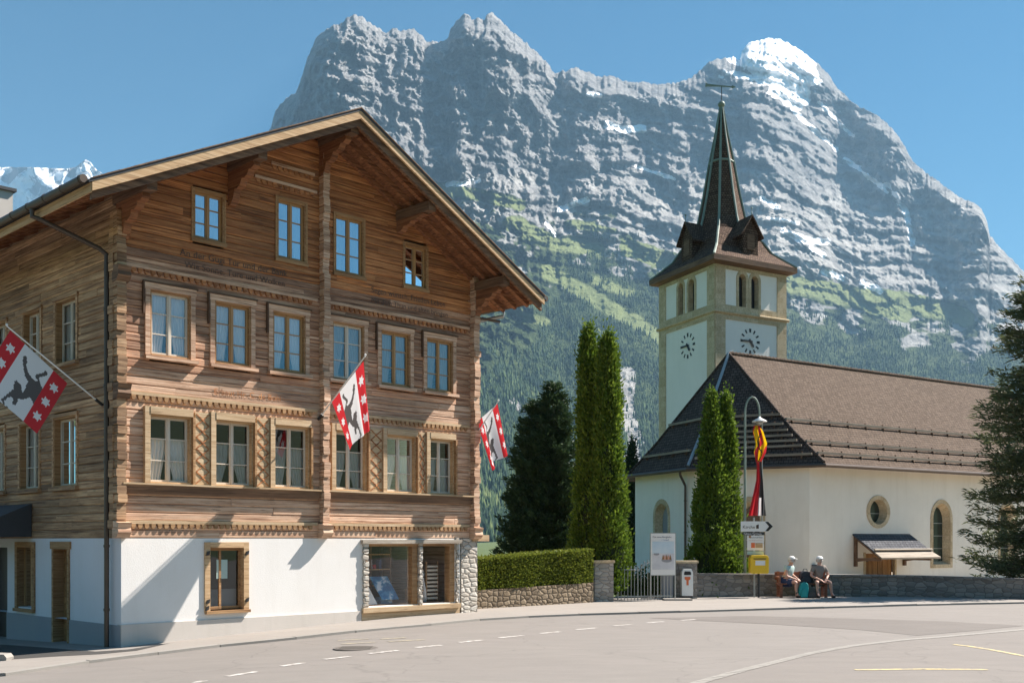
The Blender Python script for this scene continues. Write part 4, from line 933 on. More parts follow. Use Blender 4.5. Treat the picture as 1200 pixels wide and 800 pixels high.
# to flag coordinates: a along the pole from tip to base, b away from the pole
def toab(x, y):
    X, Y_ = x / 5.333, 370 + y / 5.333; T = (12, 388); B = (78 - 12, 448 - 388); Wv = (-37, 58)
    det = B[0] * Wv[1] - B[1] * Wv[0]; dx, dy = X - T[0], Y_ - T[1]
    return (dx * Wv[1] - dy * Wv[0]) / det, (B[0] * dy - B[1] * dx) / det
IB = [toab(*p) for p in IBEX]
def inpoly(x, y, poly):
    c = False; n = len(poly); j = n - 1
    for i in range(n):
        xi, yi = poly[i]; xj, yj = poly[j]
        if (yi > y) != (yj > y) and x < (xj - xi) * (y - yi) / (yj - yi) + xi: c = not c
        j = i
    return c
STAR = [((.085 if k % 2 == 0 else .045) * math.cos(k * math.pi / 6), (.085 if k % 2 == 0 else .045) * math.sin(k * math.pi / 6)) for k in range(12)]
def flag_mat(a, b):
    if .25 < a < .75: return 2 if inpoly(a, b, IB) else 1
    c = .125 if a < .5 else .875
    for k in range(3):
        if inpoly(a - c, b - (.22 + .28 * k), STAR): return 1
    return 0
def cloth(name, surf, matf, mats, parent, n=72):
    mb = MB(); mb.v = [tuple(surf(i / n, j / n)) for j in range(n + 1) for i in range(n + 1)]
    for j in range(n):
        for i in range(n):
            k = j * (n + 1) + i; mb.f.append((k, k + 1, k + n + 2, k + n + 1)); mb.m.append(matf((i + .5) / n, (j + .5) / n))
    return mb.build(name, mats, parent, smooth=True, fix=False)
def flag(base, tip, c_tip, c_base, e_tip, e_base, nrm, amp, label, ph=0):
    f = empty('flag', base, label, 'flag', 'red and white ibex flags on the wooden house')
    mb = MB(); mb.tube([base, tip], [.018, .013], 8); mb.lathe(tip, [(.01, 0), (.025, .015), (.025, .035), (.005, .05)], 8); mb.build('flagpole', 'white_paint', f)
    mb = MB(); d = (tip - base).normalized(); mb.tube([base - d * .02, base + d * .16], .032, 8); mb.build('pole_holder', 'iron', f)
    def S(a, b):
        p = (c_tip * (1 - a) + c_base * a) * (1 - b) + (e_tip * (1 - a) + e_base * a) * b
        g = amp(a, b) if callable(amp) else amp * b * math.sin(a * 9 + b * 3 + ph)
        return p + nrm * g
    cloth('cloth', S, flag_mat, ['flag_red', 'flag_white', 'flag_grey'], f)
    return f
def pl(px, py, p0, d): return hit(px, py, p0, d)[2]
b = fac(4.5, .03, 4.62); q = NF
flag(b, pl(428, 417, b, q), pl(426, 423, b, q), pl(389, 471, b, q), pl(430, 503, b, q), pl(411, 527, b, q), FD, lambda a, b_: .06 * b_ * math.sin(a * 5 + 1) + .16 * b_ ** .7 * math.sin(b_ * 2.5) * max(0, .42 - a) * math.sin(a * 22) , 'ibex flag hanging from a slanted pole at the middle of the timber front')
b = fac(9.2, .02, 4.55); q = NF
q2 = (NF + FD * .25).normalized()
flag(b, pl(584, 470, b, q2), pl(583, 473, b, q2), pl(559, 494, b, q2), pl(592, 531, b, q2), pl(573, 551, b, q2), FD, lambda a, b_: .14 * b_ * math.sin(a * 8 + .5), 'ibex flag on the far right corner post of the timber house')
b = sid(.75, .03, 4.60); q = NS
flag(b, pl(8, 382, b, q), pl(12, 387, b, q), pl(79, 449, b, q), pl(-26, 448, b, q), pl(43, 508, b, q), LD, lambda a, b_: .04 * b_ * math.sin(a * 4 + b_ * 2), 'large ibex flag on the shaded left side wall of the timber house')
mb = MB(); 
# ------------------------------------------------ the church
CH = bpy.data
E1 = Vector((12.8, 42.0, 0)); ND = Vector((1.583, 1, 0)).normalized(); PD = Vector((-ND.y, ND.x, 0))
E = [E1 + ND * 23, E1, Vector((7.66, 44.6, 0)), Vector((5.64, 49.4, 0)), E1 + PD * 13, E1 + PD * 13 + ND * 23]
Wl = [E1 + PD * .7 - ND * .08 + ND * 22.4, E1 + PD * .7 - ND * .08, Vector((8.02, 45.0, 0)), Vector((5.98, 49.7, 0)), E1 + PD * 12.3 + ND * .3, E1 + PD * 12.3 + ND * 22.4]
RZ = 10.6; EZc = 5.05; Rg = E1 + PD * 6.5 + ND * 1.0; Rf = E1 + PD * 6.5 + ND * 23
church = empty('church', (10.5, 47, 0), 'white village church with polygonal choir, brown tiled hipped roof and clock tower with pointed spire', 'church')
KK = .72
def kick(e, r):     # point on the roof where the pitch eases near the eave
    p = r + (e - r) * KK; return Vector((p.x, p.y, RZ - (RZ - EZc) * KK - .16))
def V3(p, z): return Vector((p.x, p.y, z))
rp = {0: Rf, 1: Rg, 2: Rg, 3: Rg, 4: Rg, 5: Rf}
def roofface(a, b, mat, name='roof'):
    mb = MB(); ea, eb = V3(E[a], EZc), V3(E[b], EZc); ra, rb = V3(rp[a], RZ), V3(rp[b], RZ); ka, kb = kick(E[a], rp[a]), kick(E[b], rp[b])
    if (ra - rb).length < .01: mb.add([ra, ka, kb], [(0, 1, 2)])
    else: mb.quad(ra, ka, kb, rb)
    mb.quad(ka, ea, eb, kb); mb.quad(ea, V3(ea, EZc - .1), V3(eb, EZc - .1), eb)
    return mb.build(name, mat, church)
roofface(0, 1, 'tile_sun'); roofface(1, 2, 'tile_shade'); roofface(2, 3, 'tile_shade'); roofface(3, 4, 'tile_shade'); roofface(4, 5, 'tile_shade')
mb = MB()
for a, b in ((1, 2), (2, 3), (3, 4), (0, 1), (4, 5)):   # boarded eave underside
    mb.quad(V3(E[a], EZc - .14), V3(E[b], EZc - .14), V3(Wl[b], EZc - .02), V3(Wl[a], EZc - .02))
mb.build('eave_soffit', 'beam', church)
mb = MB()
for i, m in ((1, 0), (3, 0)): mb.tube([V3(Rg, RZ + .03), kick(E[i], Rg) + Vector((0, 0, .03)), V3(E[i], EZc + .03)], .07, 6)
mb.build('hip_tiles', 'tile_shade', church)
mb = MB(); mb.tube([V3(Rg, RZ + .04), kick(E[2], Rg) + Vector((0, 0, .04)), V3(E[2], EZc + .05)], .075, 6); mb.build('hip_flashing', 'zinc', church)
mb = MB(); n = 90
for k in range(n):
    p = Rg + ND * (22 * k / n); mb.tube([V3(p, RZ + .02), V3(p + ND * .235, RZ + .045)], [.085, .10], 8)
mb.build('ridge_tiles', 'tile_sun', church)
# snow guards
def guard(a, b, fr_, f0=.0, f1=1.0, rails=1, gap=.14, step=1.2, mat='oldwood'):
    def P(i, f):
        e, r = V3(E[i], EZc), V3(rp[i], RZ); k = kick(E[i], rp[i])
        return (r + (k - r) * (f / KK)) if f <= KK else (k + (e - k) * ((f - KK) / (1 - KK)))
    mb = MB(); pa, pb = P(a, fr_), P(b, fr_); n = (pb - pa).cross(Vector((0, 0, 1))).normalized(); up = Vector((0, 0, 1))
    if n.dot(V3(E[a], 0) - V3(rp[a], 0)) < 0: n = -n
    pa, pb = pa + (pb - pa) * f0, pa + (pb - pa) * f1
    for r_ in range(rails): mb.beam(pa + up * (.10 + gap * r_) + n * .06, pb + up * (.10 + gap * r_) + n * .06, .10, .10)
    g = mb.build('snow_guard', mat, church); L = (pb - pa).length; m = int(L / step)
    for i in range(m + 1):
        mb = MB(); c = pa + (pb - pa) * ((i + .3) / (m + .6)); mb.beam(c - n * .35 + up * .12, c + n * .14 - up * .04, .05, .05); mb.beam(c - up * .1 + n * .07, c + up * (.22 + gap * (rails - 1)) + n * .02, .05, .05); mb.build('bracket', 'beam', g)
guard(0, 1, .62, rails=1); guard(0, 1, .82, rails=1); guard(0, 1, .93, rails=1)
guard(1, 2, .58); guard(2, 3, .58); guard(2, 3, .86, .04, .96)
for f in (.66, .71, .76, .81, .86, .94): guard(1, 2, f, .04 if f > .9 else .06, .96 - (.86 - f) * .2 if f < .9 else .96, 1, .1, 1.4)
# walls
def wfr(i, j):      # frame with x along the wall from i to j, y outward
    a, b = Wl[i], Wl[j]; d = (b - a); L = d.length; d.normalize(); n = Vector((-d.y, d.x, 0)); c = Vector((12, 50, 0)) - a
    if n.dot(c) > 0: n = -n
    return frame(a, d, n), L, a, d, n
def arch(xc, w, z0, z1, n=14):
    r = w / 2; pts = [(xc - r, z0), (xc + r, z0), (xc + r, z1 - r)]
    pts += [(xc + r * math.cos(math.pi * k / n), z1 - r + r * math.sin(math.pi * k / n) * 1.12) for k in range(1, n)]
    return pts + [(xc - r, z1 - r)]
def oval(xc, zc, a, b, n=28): return [(xc + a * math.cos(2 * math.pi * k / n), zc + b * math.sin(2 * math.pi * k / n)) for k in range(n)]
def ring(mb, fr, inner, outer, y0, y1):
    n = len(inner)
    for k in range(n):
        k2 = (k + 1) % n
        a, b, c, d = inner[k], inner[k2], outer[k2], outer[k]
        mb.add([fr(p[0], y, p[1]) for y in (y0, y1) for p in (a, b, c, d)], [(0, 1, 2, 3), (7, 6, 5, 4), (0, 4, 5, 1), (2, 6, 7, 3)])
def opening(fr, hole, outer, parent, glassm='green_glass', depth=.32, bars=3, stone='sandstone', splay=.8, name='window'):
    xs_ = [p[0] for p in hole]; zs_ = [p[1] for p in hole]; xc = (min(xs_) + max(xs_)) / 2; zc = (min(zs_) + max(zs_)) / 2
    mb = MB(); ring(mb, fr, hole, outer, -.02, .035)
    inn = [(xc + (x - xc) * splay, zc + (z - zc) * (splay + (1 - splay) * .5)) for x, z in hole]; n = len(hole)
    mb.add([fr(x, -.0, z) for x, z in hole] + [fr(x, -depth, z) for x, z in inn], [(i, (i + 1) % n, n + (i + 1) % n, n + i) for i in range(n)])
    w = mb.build(name, stone, parent)
    mb = MB(); mb.add([fr(x, -depth + .02, z) for x, z in inn], [tuple(range(n))]); mb.build('pane', glassm, w)
    if bars:
        mb = MB(); z0, z1 = min(z for _, z in inn), max(z for _, z in inn); hw = (max(x for x, _ in inn) - min(x for x, _ in inn)) / 2
        for k in range(1, bars + 1):
            z = z0 + (z1 - z0) * k / (bars + 1.3); mb.box(fr, xc - hw * .98, xc + hw * .98, -depth + .025, -depth + .045, z - .012, z + .012)
        mb.build('glazing_bar', 'zinc', w)
    return w
def wpos(i, j, px, py):
    fr, L, a, d, n = wfr(i, j); u, z, _ = hit(px, py, a, d); return u, z
def churchwall(i, j, specs, extra=()):
    fr, L, a, d, n = wfr(i, j); mb = MB(); holes = [s_[0] for s_ in specs] + list(extra)
    mb.wall(fr, [(0, -1), (L, -1), (L, EZc + .05), (0, EZc + .05)], holes, .02); mb.build('wall', 'church_plaster', church)
    for s_ in specs: opening(fr, s_[0], s_[1], church, **(s_[2] if len(s_) > 2 else {}))
    return fr
a0, z0 = wpos(1, 0, 1093, 661); a1, z1 = wpos(1, 0, 1113, 592)
b0, y0 = wpos(1, 0, 1019, 614); b1, y1 = wpos(1, 0, 1039, 585)
xc, wd = (a0 + a1) / 2, (a1 - a0); xo, ro, zo, rz = (b0 + b1) / 2, (b1 - b0) / 2, (y0 + y1) / 2, (y1 - y0) / 2
d0, _ = wpos(1, 0, 1014, 672); d1, _ = wpos(1, 0, 1048, 672); dz = wpos(1, 0, 1014, 655)[1]
nf = churchwall(1, 0, [(arch(xc, wd, z0, z1), arch(xc, wd + .34, z0 - .16, z1 + .17)), (oval(xo, zo, ro, rz), oval(xo, zo, ro * 1.36, rz * 1.30), dict(bars=1)),
                       (arch(xc + 5.2, wd, z0, z1), arch(xc + 5.2, wd + .34, z0 - .16, z1 + .17))], [[(d0, -.3), (d1, -.3), (d1, dz + .25), (d0, dz + .25)]])
a0, z1 = wpos(1, 2, 891, 589); a1, _ = wpos(1, 2, 866, 589); z0 = wpos(1, 2, 880, 672)[1]; xc1, w1 = (a0 + a1) / 2, abs(a1 - a0)
churchwall(1, 2, [(arch(xc1, w1, z0, z1), arch(xc1, w1 + .42, z0 - .18, z1 + .2), dict(splay=.75))])
a0, z1 = wpos(2, 3, 768, 592); a1, _ = wpos(2, 3, 783, 592); z0 = wpos(2, 3, 776, 650)[1]; xc2, w2 = (a0 + a1) / 2, abs(a1 - a0)
churchwall(2, 3, [(arch(xc2, w2, z0, z1), arch(xc2, w2 + .32, z0 - .18, z1 + .2), dict(splay=.7, glassm='plinth_grey', bars=0))])
churchwall(3, 4, []); churchwall(4, 5, []); churchwall(5, 0, [])
# door under its little tiled roof
fr, L, a, d, n = wfr(1, 0)
mb = MB(); mb.box(fr, d0, d1, -.22, -.15, -.3, dz + .25)
for k in range(6): mb.box(fr, d0 + .02 + k * (d1 - d0) / 6, d0 - .02 + (k + 1) * (d1 - d0) / 6, -.15, -.13, -.2, dz + .2)
dr = mb.build('door', 'doorwood', church); mb = MB(); mb.tube([fr(d0 + .12, -.12, .95), fr(d0 + .12, -.06, .95), fr(d0 + .26, -.06, .95)], .015, 6); mb.build('handle', 'iron', dr)
mb = MB()
for x in (d0 - .12, d1): mb.box(fr, x, x + .12, -.1, .03, -.3, dz + .3)
mb.build('door_jamb', 'sandstone', church)
# porch roof: measured corners of the slope
tl, tz = wpos(1, 0, 999, 625); tr, _ = wpos(1, 0, 1066, 625)
OUT = 1.5; ez_ = tz - 1.0; x0, x1 = tl, tr
mb = MB(); fr3 = lambda x, y, z: fr(x, y, z)
def sl(y): return tz - (tz - ez_) * y / OUT
mb.add([fr(x, y, sl(y) + dd) for dd in (-.07, 0) for (x, y) in ((x0, 0), (x1, 0), (x1 + .0, OUT - .35), (x0, OUT - .35))], [(0, 3, 2, 1), (4, 5, 6, 7), (0, 1, 5, 4), (1, 2, 6, 5), (2, 3, 7, 6), (3, 0, 4, 7)])
pr = mb.build('porch_roof', 'tile_door', church)
mb = MB(); mb.add([fr(x, y, sl(y) + dd) for dd in (-.08, -.01) for (x, y) in ((x0, OUT - .34), (x1, OUT - .34), (x1 + .12, OUT), (x0, OUT))], [(0, 3, 2, 1), (4, 5, 6, 7), (0, 1, 5, 4), (1, 2, 6, 5), (2, 3, 7, 6), (3, 0, 4, 7)])
mb.build('eave_boards', 'oldwood', pr)
mb = MB(); mb.tube([fr(x0, OUT - .36, sl(OUT - .36) + .08), fr(x1, OUT - .36, sl(OUT - .36) + .08)], .045, 8); mb.build('snow_log', 'greywood', pr)
for x in (x0 + .12, x1 - .45):
    mb = MB()
    mb.beam(fr(x, .07, .75), fr(x, .07, tz - .12), .12, .12, up=n); mb.beam(fr(x, .07, tz - .15), fr(x, OUT - .15, sl(OUT) - .0), .10, .12); mb.beam(fr(x, .1, 1.0), fr(x, OUT - .4, sl(OUT) - .05), .09, .10)
    mb.beam(fr(x, .13, ez_ - .1), fr(x, OUT - .1, ez_ - .1), .10, .12)
    mb.build('porch_frame', 'beam', pr)
# pipe on the choir corner and gutter
mb = MB(); q = [V3(p, EZc - .10) + (p - Vector((12, 50, 0))).normalized() * .08 for p in (E[0], E[1], E[2], E[3], E[4])]; mb.tube(q, .085, 8); mb.build('gutter', 'gutter', church)
fr, L, a, d, n = wfr(2, 3); ux = hit(803, 600, a + n * .1, d)[0]
mb = MB(); g0 = V3(E[2] + (E[3] - E[2]) * .12, EZc - .15); mb.tube([g0, g0 + Vector((0, 0, -.15)), fr(ux, .1, EZc - .75), fr(ux, .1, EZc - .95), fr(ux, .1, -.2)], .055, 8)
for z in (3.6, 2.2, 1.0): mb.tube([fr(ux, .1, z), fr(ux, .1, z + .05)], .07, 8)
mb.build('downpipe', 'gutter', church)

# --- tower
TO = at(838, 632, 57); TO.z = 0
TA = Vector((-.45, 1, 0)).normalized(); TB = Vector((1.75, 1, 0)).normalized()
def tw(px_, d): return hit(px_, 500, TO, d)[0]
WA, WB = tw(773, TA), tw(921, TB)
print('tower', WA, WB)
nA = Vector((-TA.y, TA.x, 0)); nA = nA if nA.dot(TB) < 0 else -nA
nB = Vector((TB.y, -TB.x, 0)); nB = nB if nB.dot(TA) < 0 else -nB
fA = frame(TO, TA, nA); fB = frame(TO, TB, nB)
tz_ = lambda px_, py_, d: hit(px_, py_, TO, d)[1]
ZT = tz_(838, 300, TB); ZB = tz_(838, 366, TB)
print('ZT', ZT, 'ZB', ZB)
Q = .72
def towface(fr, W, dirv, holes_px, hz):
    holes = []
    for xa, xb in holes_px:
        u0, u1 = sorted((hit(xa, 350, TO, dirv)[0], hit(xb, 350, TO, dirv)[0])); holes.append(((u0 + u1) / 2, u1 - u0))
    H_ = [arch(x, w, hz[0], hz[1], 10) for x, w in holes]
    mb = MB(); mb.wall(fr, [(Q, ZB + .5), (W - Q, ZB + .5), (W - Q, ZT - .62), (Q, ZT - .62)], H_, .35); mb.quad(fr(Q, 0, 0), fr(W - Q, 0, 0), fr(W - Q, 0, ZB - .28), fr(Q, 0, ZB - .28))
    mb.build('tower_wall', 'tower_plaster', church)
    for (x, w), h in zip(holes, H_):
        opening(fr, h, arch(x, w + .36, hz[0] - .02, hz[1] + .2, 10), church, glassm='black', bars=0, depth=.3, splay=.9, name='belfry_window')
    mb = MB()
    mb.box(fr, 0, Q, -.3, .05, 0, ZT); mb.box(fr, W - Q, W, -.3, .05, 0, ZT)
    mb.box(fr, Q, W - Q, -.3, .045, ZB - .28, ZB); mb.box(fr, Q, W - Q, -.3, .045, ZB + .12, ZB + .52); mb.box(fr, Q, W - Q, -.3, .045, ZT - .62, ZT)
    mb.build('tower_quoins', 'sandstone', church)
hzr = (ZB + .42, ZB + 2.35)
towface(fB, WB, TB, [(865.5, 874), (880, 888.5)], hzr); towface(fA, WA, TA, [(801, 795), (814, 807)], hzr)
P00, P10, P01, P11 = TO, TO + TA * WA, TO + TB * WB, TO + TA * WA + TB * WB
mb = MB()
for p, q_ in ((P10, P11), (P01, P11)): mb.quad(p, q_, V3(q_, ZT), V3(p, ZT))
mb.build('tower_wall', 'tower_plaster', church)
mb = MB()     # string course between the storeys
for fr_, W in ((fA, WA), (fB, WB)):
    mb.prism(frame(fr_(-.14, 0, 0), fr_(0, 1, 0) - fr_(0, 0, 0), fr_(1, 0, 0) - fr_(0, 0, 0)), [(0, ZB), (.10, ZB), (.17, ZB + .06), (.17, ZB + .12), (0, ZB + .20)], 0, W + .28)
mb.build('string_course', 'sandstone', church)
# clocks painted on the plaster
def clock(fr, dirv, px_, py_):
    u, z, _ = hit(px_, py_, TO, dirv); rr = .62 if False else (hit(px_, py_ - 14.5, TO, dirv)[1] - z)
    f2 = frame(fr(u, .0, z), fr(1, 0, 0) - fr(0, 0, 0), fr(0, 1, 0) - fr(0, 0, 0)); s_ = 1 if (fr(1, 0, 0) - fr(0, 0, 0)).x > 0 else -1
    mb = MB()
    for k in range(12):
        th = k * math.pi / 6; rd = (s_ * math.sin(th), math.cos(th)); tn = (rd[1], -rd[0]); r0, r1 = rr * .72, rr * 1.02; w = .05 if k % 3 else .075
        pts = [(rd[0] * r + tn[0] * q_ * (1 if r == r1 else .75), rd[1] * r + tn[1] * q_ * (1 if r == r1 else .75)) for r, q_ in ((r0, -w), (r1, -w), (r1, w), (r0, w))]
        mb.prism(f2, pts, .002, .02)
    c = mb.build('clock_numerals', 'black', church)
    for th, ln, w in ((R(270), .92, .04), (R(143), .60, .055)):
        rd = (s_ * math.sin(th), math.cos(th)); tn = (rd[1], -rd[0]); mb = MB(); L = rr * ln
        mb.prism(f2, [(-rd[0] * .15 - tn[0] * w, -rd[1] * .15 - tn[1] * w), (-rd[0] * .15 + tn[0] * w, -rd[1] * .15 + tn[1] * w), (rd[0] * L * .75 + tn[0] * w * 1.4, rd[1] * L * .75 + tn[1] * w * 1.4), (rd[0] * L, rd[1] * L), (rd[0] * L * .75 - tn[0] * w * 1.4, rd[1] * L * .75 - tn[1] * w * 1.4)], .04, .06); mb.build('clock_hand', 'black', c)
    mb = MB(); mb.lathe((0, 0, 0), [(.09, .03), (.06, .08)], 10, fr=frame(f2(0, 0, 0), f2(1, 0, 0) - f2(0, 0, 0), Vector((0, 0, 1)), f2(0, 1, 0) - f2(0, 0, 0))); mb.build('clock_hub', 'black', c)
clock(fB, TB, 879, 400); clock(fA, TA, 806, 405)
# flared roof turning into an eight sided spire
C0 = (P00 + P11) / 2; OH = .46
def corner(sa, sb, r): return C0 + TA * (sa * (WA / 2 + 0) * r) + TB * (sb * (WB / 2) * r)
TIP = 1.9 + (HZ - 124) / F * C0.y
k0 = 1 + OH / (WA / 2); ez0 = ZT - .02
prof = [(ez0, k0, 0.0), (ez0 + .42, k0 * .86, .05), (ez0 + .95, k0 * .705, .2), (ez0 + 1.6, .73, .45), (ez0 + 2.3, .585, .75), (ez0 + 3.1, .49, 1), (ez0 + 4.6, .375, 1), (ez0 + 6.6, .25, 1), (ez0 + 8.2, .135, 1), (TIP - .12, .03, 1)]
mb = MB(); dirs = [(1, 1), (1, 0), (1, -1), (0, -1), (-1, -1), (-1, 0), (-1, 1), (0, 1)]
vs = []
for z, r, o8 in prof:
    for sa, sb in dirs:
        k = (1 - o8) + o8 * .765 if sa and sb else 1 + .06 * o8
        vs.append(V3(corner(sa, sb, r * k), z))
fs = [(i * 8 + k, i * 8 + (k + 1) % 8, (i + 1) * 8 + (k + 1) % 8, (i + 1) * 8 + k) for i in range(len(prof) - 1) for k in range(8)]
mb.add(vs, fs + [tuple(range((len(prof) - 1) * 8, len(prof) * 8))]); sp_ = mb.build('spire', 'tile_spire', church)
mb = MB()   # metal covered hips
for k in range(8):
    pts = [vs[i * 8 + k] + (vs[i * 8 + k] - V3(C0, vs[i * 8 + k].z)).normalized() * .02 for i in range(0 if k % 2 == 0 else 4, len(prof))]
    mb.tube(pts, [.075] * (len(pts) - 2) + [.06, .04], 6)
mb.build('hip_flashing', 'copper', sp_)
mb = MB(); mb.tube([vs[(len(prof) - 3) * 8 + k] for k in list(range(8)) + [0]], .07, 6); mb.build('collar', 'copper', sp_)
mb = MB(); ring0 = [V3(corner(sa, sb, k0 * 1.01), ez0) for sa, sb in dirs]; rin = [V3(corner(sa, sb, .98), ez0 - .05) for sa, sb in dirs]; low = [p - Vector((0, 0, .3)) for p in ring0]; inn = [V3(corner(sa, sb, .98), ez0 - .42) for sa, sb in dirs]
mb.add(ring0 + low + inn, [(k, (k + 1) % 8, 8 + (k + 1) % 8, 8 + k) for k in range(8)] + [(8 + k, 8 + (k + 1) % 8, 16 + (k + 1) % 8, 16 + k) for k in range(8)]); mb.build('tower_eave', 'beam', church, fix=False)
# four dormers
for dv, W, nn_, oth in ((TB, WB, -TA, WA), (TA, WA, -TB, WB), (TB, WB, TA, WA), (TA, WA, TB, WB)):
    fo_ = frame(V3(C0, ez0 + .55) + nn_ * (oth / 2 * .98), dv, nn_); mb = MB()
    mb.prism(frame(fo_(0, 0, 0), dv, nn_), [(-.55, -.3), (.55, -.3), (.55, 1.2), (0, 1.98), (-.55, 1.2)], -1.8, 0); dm = mb.build('dormer', 'tile_spire', sp_)
    mb = MB()
    for s_ in (-1, 1):
        mb.add([fo_(0, y, 2.18 + dd) for y in (-1.9, .2) for dd in (-.1, 0)] + [fo_(s_ * .84, y, .98 + dd) for y in (-1.9, .2) for dd in (-.1, 0)], [(0, 1, 3, 2), (4, 6, 7, 5), (0, 4, 5, 1), (2, 3, 7, 6), (1, 5, 7, 3), (0, 2, 6, 4)])
    mb.build('dormer_roof', 'tile_spire', dm)
    mb = MB(); mb.box(fo_, -.28, .28, .0, .03, .2, 1.1); mb.build('shutter', 'beam', dm)
    mb = MB(); mb.tube([fo_(0, .1, 2.1), fo_(0, .1, 2.6)], .02, 6); mb.lathe(fo_(0, .1, 2.5), [(.02, 0), (.06, .05), (.02, .1)], 8); mb.build('finial', 'copper', dm)
# ball and weather vane
tipv = V3(C0, TIP); mb = MB(); mb.tube([tipv - Vector((0, 0, .3)), tipv], [.14, .07], 8); mb.lathe(tipv, [(.03, -.12), (.16, -.06), (.22, .06), (.16, .2), (.03, .27)], 14); bl = mb.build('spire_ball', 'copper', sp_, smooth=True)
mb = MB(); mb.tube([tipv, tipv + Vector((0, 0, 1.17))], .025, 6); mb.build('vane_rod', 'iron', sp_)
vz = 1.15; vd = Vector((1, -.15, -.12)).normalized(); c = tipv + Vector((0, 0, vz)); mb = MB(); fv = frame(c, vd, Vector((.15, 1, 0)).normalized(), Vector((.12, 0, 1)).normalized())
mb.prism(fv, [(-.95, -.10), (-.95, .16), (-.80, .10), (0, .05), (.6, .03), (.62, .09), (.85, 0), (.62, -.09), (.6, -.03), (-.1, -.03), (-.8, -.04)], -.02, .02); mb.build('weather_vane', 'copper', sp_)
# ------------------------------------------------ trees
def leafmesh(name, C, N, S, mat, parent, asp=.5, droop=0.0, rs=1):
    """many small leaf-sized faces: centres C, growing directions N, sizes S"""
    r = np.random.default_rng(rs); n = len(C); N = N / np.maximum(np.linalg.norm(N, axis=1), 1e-6)[:, None]
    q = r.normal(size=(n, 3)); T = np.cross(N, q); T /= np.maximum(np.linalg.norm(T, axis=1), 1e-6)[:, None]; B = np.cross(N, T)
    L = S[:, None]; w = L * asp
    tip = C + N * L; tip[:, 2] -= droop * S
    v = np.stack([C, C + N * L * .45 + T * w * .5 + B * w * .12, tip, C + N * L * .45 - T * w * .5 + B * w * .12], 1).reshape(-1, 3)
    org = np.array(ORG[parent]); me = bpy.data.meshes.new(name); me.vertices.add(n * 4); me.vertices.foreach_set('co', (v - org).astype(np.float32).ravel())
    me.loops.add(n * 4); me.loops.foreach_set('vertex_index', np.arange(n * 4, dtype=np.int32)); me.polygons.add(n); me.polygons.foreach_set('loop_start', np.arange(0, n * 4, 4, dtype=np.int32)); me.update(calc_edges=True)
    me.materials.append(MATS[mat]); o = bpy.data.objects.new(name, me); COL.objects.link(o); o.parent = parent; ORG[o] = ORG[parent]; return o
def column_tree(name, base, H, rad, label, mat='fol_thuja', n=9000, leaf=.14, seed=1, cat='tree', group=None, lump=.22, core=True, stem=.35):
    """dense upright column of scale leaves: rad(v) radius along the height"""
    r = np.random.default_rng(seed); t = empty(name, base, label, cat, group)
    mb = MB(); mb.tube([Vector(base), Vector(base) + Vector((0, 0, H * .5)), Vector(base) + Vector((.02, 0, H * .92))], [.12, .07, .02], 8); mb.build('trunk', 'bark', t)
    # plumes: each a small upward clump, so light and dark lobes form
    nc = int(n / 42); v = r.random(nc) ** .9; th = r.random(nc) * 2 * np.pi; R0 = np.array([rad(x) for x in v]) * (1 - lump * r.random(nc) ** 1.5) * (1 + .16 * np.sin(v * H * 3.1 + th * 2 + seed) + .10 * np.sin(v * H * 7.3 - th * 3))
    cc = np.stack([np.cos(th) * R0, np.sin(th) * R0, v * H], 1); ns = 42
    cs = leaf * r.uniform(.8, 1.5, nc)
    o = r.normal(size=(nc, ns, 3)) * np.array([.5, .5, 1.3]) * cs[:, None, None]
    C = (cc[:, None] + o).reshape(-1, 3); out = np.repeat(np.stack([np.cos(th), np.sin(th), 0 * th], 1), ns, 0)
    rr = np.hypot(C[:, 0], C[:, 1]); C[:, 2] = np.clip(C[:, 2], .12 * H * stem, None)
    N = out * .75 + np.array([0, 0, 1.0]) + r.normal(size=C.shape) * .45
    leafmesh('crown', C + np.array(base), N, leaf * r.uniform(.55, 1.2, len(C)), mat, t, .55, rs=seed)
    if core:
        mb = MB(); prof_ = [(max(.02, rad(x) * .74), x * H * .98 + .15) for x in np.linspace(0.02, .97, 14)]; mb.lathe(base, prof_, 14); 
        mb.v = [tuple(Vector(p) + Vector((random.uniform(-.05, .05), random.uniform(-.05, .05), 0))) for p in mb.v]; mb.build('shade_core', 'fol_core', t)  # solid core in near-black, painted crown shade that also stops light passing through
    return t
def lrad(tab): xs_, ys_ = zip(*tab); return lambda v: float(np.interp(v, xs_, ys_))
def pos(px_, Y, z=0.0): return Vector(((px_ - 600) / F * Y, Y, z))
Yt = 32.0; k = Yt / F
def hgt(py_, Y): return EZ + (HZ - py_) / F * Y
# pair of tall columns behind the gate pillar; they merge low down
ra = lrad([(0, .35), (.04, .5), (.14, .58), (.3, .46), (.42, .34), (.6, .27), (.85, .24), (.95, .16), (1, .02)])
column_tree('columnar_thuja', pos(690, Yt + .2), hgt(388, Yt), ra, 'tallest clipped green column tree, left one of the close pair behind the hedge end', n=30000, leaf=.12, seed=3, group='tall column trees')
ra = lrad([(0, .35), (.04, .52), (.14, .62), (.3, .52), (.42, .42), (.6, .34), (.85, .27), (.95, .17), (1, .02)])
column_tree('columnar_thuja', pos(713, Yt - .3), hgt(402, Yt), ra, 'slightly lower green column tree, right one of the close pair behind the gate pillar', n=30000, leaf=.12, seed=4, group='tall column trees')
Yc_ = 34.6
ra = lrad([(0, .4), (.04, .62), (.15, .72), (.3, .60), (.45, .48), (.7, .36), (.86, .20), (.95, .10), (1, .01)])
column_tree('columnar_thuja', pos(834, Yc_), hgt(466, Yc_), ra, 'green column tree with a pointed tip standing before the choir wall', n=26000, leaf=.12, seed=5, group='column trees before the choir')
